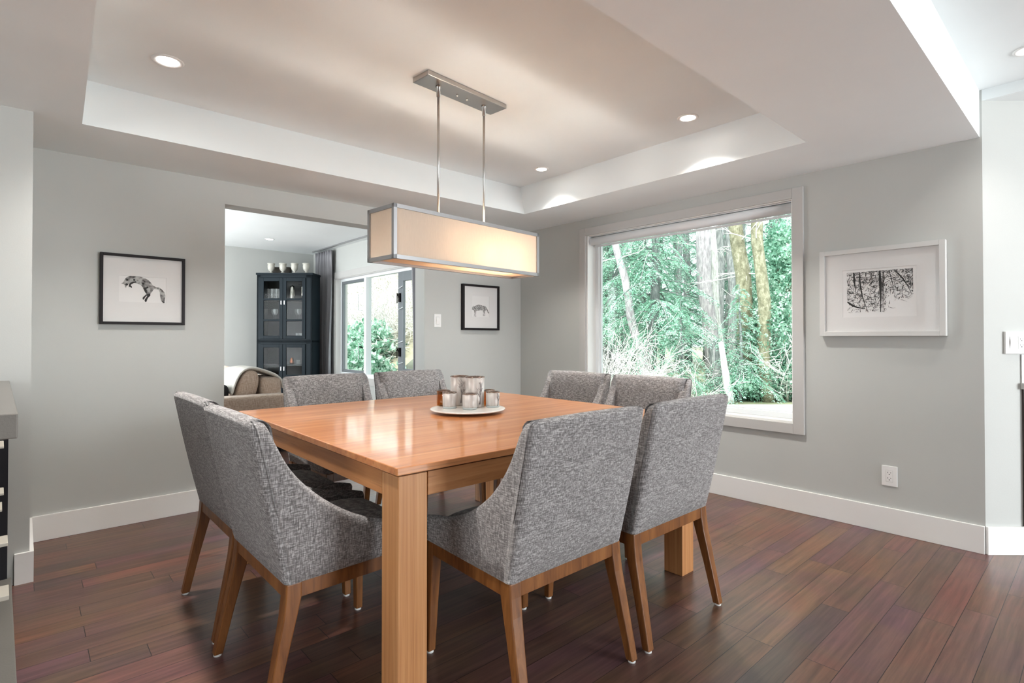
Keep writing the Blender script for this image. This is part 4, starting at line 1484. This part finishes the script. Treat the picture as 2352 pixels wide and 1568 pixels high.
M['bank'] = paint('earth_bank', (0.26, 0.24, 0.17), 0.95, 0.8, var=0.4, nscale=8)

tag(MB().add([(XO, -8, -0.15), (24.4, -8, -0.15), (4.3, 10.2, -0.15), (XO, 10.2, -0.15)], [(0, 1, 2, 3)]).build('gravel_terrace', M['gravel']), 'pale gravel strip on the ground right outside the large window', 'ground', kind='structure')
tag(MB().add([(XO, -30, -0.16), (70, -40, -0.16), (70, 70, -0.16), (XO, 60, -0.16)], [(0, 1, 2, 3)]).build('forest_floor', M['forest_floor']), 'mossy forest floor under the trees', 'ground', kind='structure')


def quads_mesh(name, V, mat, parent=None, loc=None):
    """V: (n,4,3) array of quads"""
    n = V.shape[0]
    me = bpy.data.meshes.new(name)
    me.vertices.add(n * 4)
    me.vertices.foreach_set('co', V.reshape(-1).astype(np.float32))
    me.loops.add(n * 4)
    me.loops.foreach_set('vertex_index', np.arange(n * 4, dtype=np.int32))
    me.polygons.add(n)
    me.polygons.foreach_set('loop_start', np.arange(0, n * 4, 4, dtype=np.int32))
    me.update(calc_edges=True)
    me.validate()
    return link(name, me, mat, parent, loc=loc)


def leaf_quads(P, D, U, L, Wd):
    """leaf quads (diamonds) at P along D, blade side U"""
    L = L[:, None]
    Wd = Wd[:, None]
    a = P
    b = P + D * L * 0.45 + U * Wd
    c_ = P + D * L
    d = P + D * L * 0.45 - U * Wd
    return np.stack([a, b, c_, d], 1)


def unit(v):
    return v / (np.linalg.norm(v, axis=-1, keepdims=True) + 1e-9)


def bough(rs, base, az, L, droop, dens=1.0):
    """a flat hemlock-like spray: spine, side twigs, needles tufts. returns quads, spine pts"""
    ns = max(6, int(L / 0.10))
    s = np.linspace(0, 1, ns)
    d = np.array([math.cos(az), math.sin(az), 0])
    sd = np.array([-math.sin(az), math.cos(az), 0])
    spine = base + np.outer(s * L, d)
    spine[:, 2] += L * (0.22 * s - droop * s ** 2)
    Q = []
    for i in range(1, ns):
        for sg in (-1, 1):
            f = s[i]
            tl = L * 0.42 * (1 - f * 0.75) * rs.uniform(0.6, 1.1)
            if tl < 0.06:
                tl = 0.06
            tang = unit(spine[i] - spine[i - 1])
            tdir = unit(tang * 0.75 + sd * sg * rs.uniform(0.6, 1.0) + np.array([0, 0, rs.uniform(-0.25, 0.1)]))
            nl = max(3, int(tl / 0.032 * dens))
            t = np.linspace(0.05, 1, nl)
            P = spine[i] + np.outer(t * tl, tdir)
            P[:, 2] -= tl * 0.55 * t ** 2
            for s2 in (-1, 1):
                side = unit(np.cross(tdir, [0, 0, 1.0]))
                D = unit(tdir + side * s2 * 0.9 + rs.normal(0, 0.18, (nl, 3)) + np.array([0, 0, -0.35]))
                U = unit(np.cross(D, unit(rs.normal(0, 1, (nl, 3)) * 0.5 + np.array([0, 0, 1.0]))))
                Q.append(leaf_quads(P, D, U, rs.uniform(0.055, 0.10, nl), rs.uniform(0.008, 0.014, nl)))
    return np.concatenate(Q), spine


def conifer(seed, height, radius, z0, nb, tr, trunk='bark_dark', fol='fol', droop=0.75, shape='cone'):
    rs = np.random.RandomState(seed)
    random.seed(seed)
    root = empty('conifer_tree')
    n = 10
    pts = [(0.02 * height * math.sin(k * 0.8 + seed) * 0.4, 0.02 * height * math.cos(k * 0.7) * 0.4, height * k / n) for k in range(n + 1)]
    MB().tube(pts, [tr * (1 - 0.85 * k / n) for k in range(n + 1)], 10, rough=0.06).build('trunk', M[trunk], root, fix=False)
    Q = []
    bm_ = MB()
    for k in range(nb):
        f = (k + rs.uniform(0, 1)) / nb
        z = z0 + (height - z0) * f
        Lb = radius * (1.05 - f if shape == 'cone' else 0.9 - 0.35 * f) * rs.uniform(0.7, 1.15)
        if Lb < 0.2:
            Lb = 0.2
        az = k * 2.39996 + rs.uniform(-0.4, 0.4)
        q, sp = bough(rs, np.array([0, 0, z]), az, Lb, droop * rs.uniform(0.6, 1.3))
        Q.append(q)
        bm_.tube([tuple(p) for p in sp[::2]], [max(0.004, 0.02 * Lb * (1 - i / len(sp[::2]))) for i in range(len(sp[::2]))], 4)
    quads_mesh('foliage', np.concatenate(Q), M[fol], root)
    bm_.build('branches', M[trunk], root, fix=False)
    return root


def place(o, x, y, rz, s=1.0, label=None, cat='tree', group=None, z=-0.16):
    o.location = (x, y, z)
    o.rotation_euler = (0, 0, rz)
    o.scale = (s, s, s)
    if label:
        tag(o, label, cat, group)
    return o


def at(px, depth):
    """point on the ground plane: picture column and distance along the view axis"""
    u = (px - 1176) / 1243
    p = CF * depth + CRt * (u * depth)
    return p.x, p.y


hem = conifer(1, 3.4, 1.5, 0.4, 46, 0.07)
hem2 = conifer(2, 7.5, 2.0, 1.3, 74, 0.14)
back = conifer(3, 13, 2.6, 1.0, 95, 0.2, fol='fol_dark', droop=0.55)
x, y = at(1700, 10.95)
place(hem, x, y, 0.3, 0.70, 'small pale green hemlock in the middle of the large window, in front of the trunks')
x, y = at(1565, 11.1)
o = place(copy_tree(hem), x, y, 2.0, 0.62, 'low pale green hemlock left of the middle of the large window')
x, y = at(1500, 12.5)
place(hem2, x, y, 0.9, 1.0, 'tall drooping conifer filling the upper left of the large window')
x, y = at(1850, 12.8)
place(copy_tree(hem2), x, y, 2.6, 0.9, 'conifer at the right edge of the large window, behind the ivy')
x, y = at(1420, 15.0)
place(copy_tree(hem2), x, y, 4.1, 1.0, 'conifer at the left edge of the large window behind the bare bush')
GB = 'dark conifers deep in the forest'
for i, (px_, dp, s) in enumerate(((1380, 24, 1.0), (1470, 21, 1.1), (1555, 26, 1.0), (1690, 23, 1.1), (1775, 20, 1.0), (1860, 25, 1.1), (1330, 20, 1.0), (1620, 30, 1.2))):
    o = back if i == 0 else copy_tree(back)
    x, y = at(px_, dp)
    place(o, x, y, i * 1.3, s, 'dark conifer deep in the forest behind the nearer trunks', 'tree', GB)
x, y = at(1940, 13)


def trunk_tree(name, label, px0, px1, depth, r, h_, mat, nbr=6, seed=0, group=None):
    """bare trunk; px0 column at its foot, px1 column at the height of the window head"""
    random.seed(seed + 40)
    x0, y0 = at(px0, depth)
    x1, y1 = at(px1, depth)
    zt = EYE + 265 / 1243 * depth
    k = (h_ + 0.16) / (zt + 0.16)
    root = empty(name, (x0, y0, -0.16))
    tag(root, label, 'tree', group)
    n = 14
    dx, dy = (x1 - x0) * k, (y1 - y0) * k
    wb = min(0.03, 0.0035 * h_)
    pts = [(dx * i / n + wb * math.sin(i * 1.3 + seed), dy * i / n + wb * math.cos(i * 1.7 + seed), (h_ + 0.16) * i / n) for i in range(n + 1)]
    MB().tube(pts, [r * (1.15 - 0.5 * i / n) for i in range(n + 1)], 14, rough=0.07).build('trunk', M[mat], root, fix=False)
    mb = MB()
    for b_ in range(nbr):
        i = random.randint(4, n - 2)
        p = Vector(pts[i])
        a = random.uniform(0, 6.28)
        L = random.uniform(0.5, 1.5)
        pp = [p]
        v = Vector((math.cos(a), math.sin(a), random.uniform(-0.1, 0.5)))
        for q in range(6):
            v = (v + Vector((random.uniform(-.25, .25), random.uniform(-.25, .25), random.uniform(-.15, .2)))).normalized()
            pp.append(pp[-1] + v * L / 6)
        mb.tube(pp, [0.014 * (1 - q / 7.5) for q in range(7)], 5)
        for q in range(2, 6):
            v2 = (v + Vector((random.uniform(-1, 1), random.uniform(-1, 1), random.uniform(-.5, .6)))).normalized()
            mb.tube([pp[q], pp[q] + v2 * L * 0.18, pp[q] + v2 * L * 0.36 + Vector((0, 0, -0.04))], [0.009, 0.006, 0.003], 4)
    if nbr:
        mb.build('bare_branches', M['twig'], root, fix=False)
    return root


trunk_tree('grey_trunk_tree', 'thick grey-lilac tree trunk in the middle of the large window', 1640, 1612, 13.5, 0.17, 12, 'bark_grey', 8, 1)
trunk_tree('pale_trunk_tree', 'slim whitish tree trunk right beside the thick grey trunk', 1660, 1633, 15, 0.09, 12, 'bark_white', 6, 2)
trunk_tree('mossy_trunk_tree', 'thick mossy yellow-brown tree trunk leaning left, centre right of the large window', 1728, 1692, 11.4, 0.15, 9, 'bark_moss', 8, 3)
trunk_tree('mossy_trunk_tree', 'mossy tree trunk right of the leaning mossy trunk, overgrown with ivy below', 1762, 1742, 11.0, 0.12, 9, 'bark_moss', 8, 4)
trunk_tree('birch_tree', 'white birch trunk at the bottom of the large window above the nearest chair back', 1676, 1615, 10.7, 0.075, 1.05, 'bark_white', 0, 5)
trunk_tree('leaning_trunk_tree', 'pale leaning trunk in the upper left of the large window', 1490, 1405, 12.2, 0.09, 6, 'bark_grey', 5, 6)
trunk_tree('dark_trunk_tree', 'dark brown trunk at the bottom of the large window left of the birch', 1655, 1600, 11.2, 0.14, 1.1, 'bark_dark', 0, 7)
GT = 'thin dark trunks in the forest background'
for i, (px_, dp) in enumerate(((1383, 17), (1393, 20), (1405, 18), (1418, 22), (1440, 19), (1460, 23), (1520, 22), (1560, 20), (1655, 19), (1672, 22), (1682, 18), (1690, 25), (1710, 22), (1800, 22), (1580, 24), (1370, 24))):
    trunk_tree('thin_dark_tree', 'thin dark tree trunk in the forest background', px_, px_ - 4, dp, 0.09 + 0.03 * (i % 3), 14, 'bark_dark', 0, 20 + i, GT)


def bare_bush(name, label, x, y, hgt, rad, n, seed, mat='twig', z=-0.16, cat='bush'):
    random.seed(seed)
    mb = MB()
    for k in range(n):
        a = random.uniform(0, 6.28)
        r0 = random.uniform(0, 0.35) * rad
        p = Vector((r0 * math.cos(a), r0 * math.sin(a), 0))
        v = Vector((math.cos(a) * random.uniform(0.1, 0.9), math.sin(a) * random.uniform(0.1, 0.9), 1)).normalized()
        L = hgt * random.uniform(0.6, 1.15)
        pts = [p]
        for q in range(6):
            v = (v + Vector((random.uniform(-.3, .3), random.uniform(-.3, .3), random.uniform(-.25, .08)))).normalized()
            pts.append(pts[-1] + v * L / 6)
        mb.tube(pts, [0.008 * (1 - q / 8) for q in range(7)], 3)
        for q in range(1, 7):
            for _ in range(2):
                v2 = (v + Vector((random.uniform(-1.2, 1.2), random.uniform(-1.2, 1.2), random.uniform(-.6, .9)))).normalized()
                e1 = pts[q] + v2 * L * random.uniform(0.08, 0.2)
                e2 = e1 + (v2 + Vector((random.uniform(-.6, .6), random.uniform(-.6, .6), random.uniform(-.3, .5)))).normalized() * L * 0.12
                mb.tube([pts[q], e1, e2], [0.0045, 0.0035, 0.002], 3)
    o = mb.build(name, M[mat], fix=False, loc=(x, y, z))
    tag(o, label, cat)
    return o


x, y = at(1395, 10.6)
bare_bush('bare_bush', 'tangled bare white-twigged bush at the lower left of the large window', x, y, 1.5, 1.0, 60, 1)
x, y = at(1485, 10.8)
bare_bush('bare_bush', 'lower bare bush between the hemlock and the left bare bush', x, y, 1.1, 0.9, 42, 2)
x, y = at(1585, 10.7)
bare_bush('bare_bush', 'small bare bush in front of the low hemlock', x, y, 0.85, 0.7, 24, 3)
x, y = at(1800, 11.2)
bare_bush('bare_bush', 'sparse bare bush at the lower right of the large window', x, y, 1.9, 0.8, 60, 4)


def leafy_mass(name, label, x, y, dims, n, leaf, mat, seed, z=-0.16, cat='bush', hollow=0.6):
    """leaf clusters over an uneven ellipsoid mass with stems inside"""
    rs = np.random.RandomState(seed)
    root = empty(name, (x, y, z))
    tag(root, label, cat)
    u = unit(rs.normal(0, 1, (n, 3)))
    u[:, 2] = np.abs(u[:, 2]) if False else u[:, 2]
    rr = rs.uniform(hollow, 1.0, n) * (1 + 0.18 * np.sin(u[:, 0] * 7 + seed) + 0.15 * np.sin(u[:, 1] * 9) + 0.15 * np.sin(u[:, 2] * 8 + 1))
    P = u * rr[:, None] * np.array(dims) + np.array([0, 0, dims[2]])
    P = P[P[:, 2] > 0.02]
    m_ = len(P)
    D = unit(u[:m_] * 0.5 + rs.normal(0, 0.8, (m_, 3)) + np.array([0, 0, -0.2]))
    U = unit(np.cross(D, rs.normal(0, 1, (m_, 3))))
    Q = leaf_quads(P, D, U, rs.uniform(0.7, 1.3, m_) * leaf, rs.uniform(0.22, 0.34, m_) * leaf)
    quads_mesh('foliage', Q, M[mat], root)
    mb = MB()
    for k in range(14):
        q = P[rs.randint(m_)]
        mb.tube([(0.1 * math.cos(k), 0.1 * math.sin(k), 0), (q[0] * 0.5, q[1] * 0.5, q[2] * 0.55), tuple(q)], [0.02, 0.014, 0.005], 5)
    mb.build('stems', M['bark_moss'], root, fix=False)
    return root


x, y = at(1772, 11.3)
leafy_mass('ivy_thicket', 'dense ivy thicket climbing beside the mossy trunk at the right of the window', x, y, (0.55, 0.55, 1.25), 9000, 0.075, 'ivy', 1)
x, y = at(1815, 11.3)
leafy_mass('ivy_thicket', 'low leafy thicket at the bottom right corner of the large window', x, y, (0.7, 0.6, 0.55), 7000, 0.07, 'ivy', 2)
x, y = at(1720, 11.3)
leafy_mass('undergrowth_bush', 'low green undergrowth between the birch and the ivy', x, y, (0.6, 0.5, 0.35), 5000, 0.07, 'fol', 3)
x, y = at(1812, 12.3)
leafy_mass('broadleaf_crown', 'light green leafy crown in the upper right corner of the large window', x, y, (0.8, 0.8, 0.75), 7000, 0.09, 'fol', 4, z=2.2, cat='foliage')

# bank seen through the window of the room beyond
def bank_z(x, y):
    d = x - 5.2
    return -0.15 + max(0.0, d) * 0.62 + 0.12 * math.sin(x * 1.3 + y) * min(1, max(0, d))


vs, fs = [], []
nx_, ny_ = 40, 50
for i in range(nx_ + 1):
    for j in range(ny_ + 1):
        xx = 5.0 + 9.0 * i / nx_
        yy = 10.5 + 24 * j / ny_
        vs.append((xx, yy, bank_z(xx, yy)))
for i in range(nx_):
    for j in range(ny_):
        q = i * (ny_ + 1) + j
        fs.append((q, q + ny_ + 1, q + ny_ + 2, q + 1))
tag(MB().add(vs, fs, True).build('earth_bank', M['bank'], fix=False), 'steep earth bank outside the far window', 'ground', kind='structure')
# bleached grass lying over the bank
rs = np.random.RandomState(8)
n = 42000
X = rs.uniform(5.6, 12.5, n)
Y = rs.uniform(11.0, 30, n)
Z = np.array([bank_z(a, b_) for a, b_ in zip(X, Y)]) + rs.uniform(0.0, 0.32, n)
D = unit(np.stack([rs.normal(-0.5, 0.45, n), rs.normal(-0.2, 0.8, n), rs.normal(-0.12, 0.35, n)], 1))
U = unit(np.cross(D, rs.normal(0, 1, (n, 3))))
gq = leaf_quads(np.stack([X, Y, Z], 1), D, U, rs.uniform(0.3, 0.8, n), rs.uniform(0.006, 0.014, n))
tag(quads_mesh('dry_grass', gq, M['straw']), 'bleached dry grass and twigs covering the bank outside the far window', 'grass', kind='stuff')
for i, (xx, yy, s) in enumerate(((5.6, 13.2, 1.0), (6.0, 15.0, 1.1), (6.1, 12.0, 0.9), (6.5, 17.2, 1.1), (5.5, 11.2, 0.8))):
    leafy_mass('laurel_bush', ['pale green laurel bush low in the middle of the far window', 'laurel bush left of the middle in the far window', 'laurel bush low at the right pane of the far window',
                               'laurel bush at the left pane of the far window', 'laurel bush nearest the house by the right jamb of the far window'][i],
               xx, yy, (0.8 * s, 1.1 * s, 0.55 * s), 4200, 0.15, 'laurel', 30 + i, z=bank_z(xx, yy) - 0.1)
for i, (xx, yy) in enumerate(((7.4, 14.5), (7.8, 17.5), (7.2, 12.5))):
    bare_bush('bare_bush', ['arching bare bush high on the bank in the middle of the far window', 'arching bare bush on the bank at the left of the far window', 'arching bare bush on the bank at the right of the far window'][i],
              xx, yy, 1.9, 1.4, 90, 50 + i, z=bank_z(xx, yy) - 0.05)
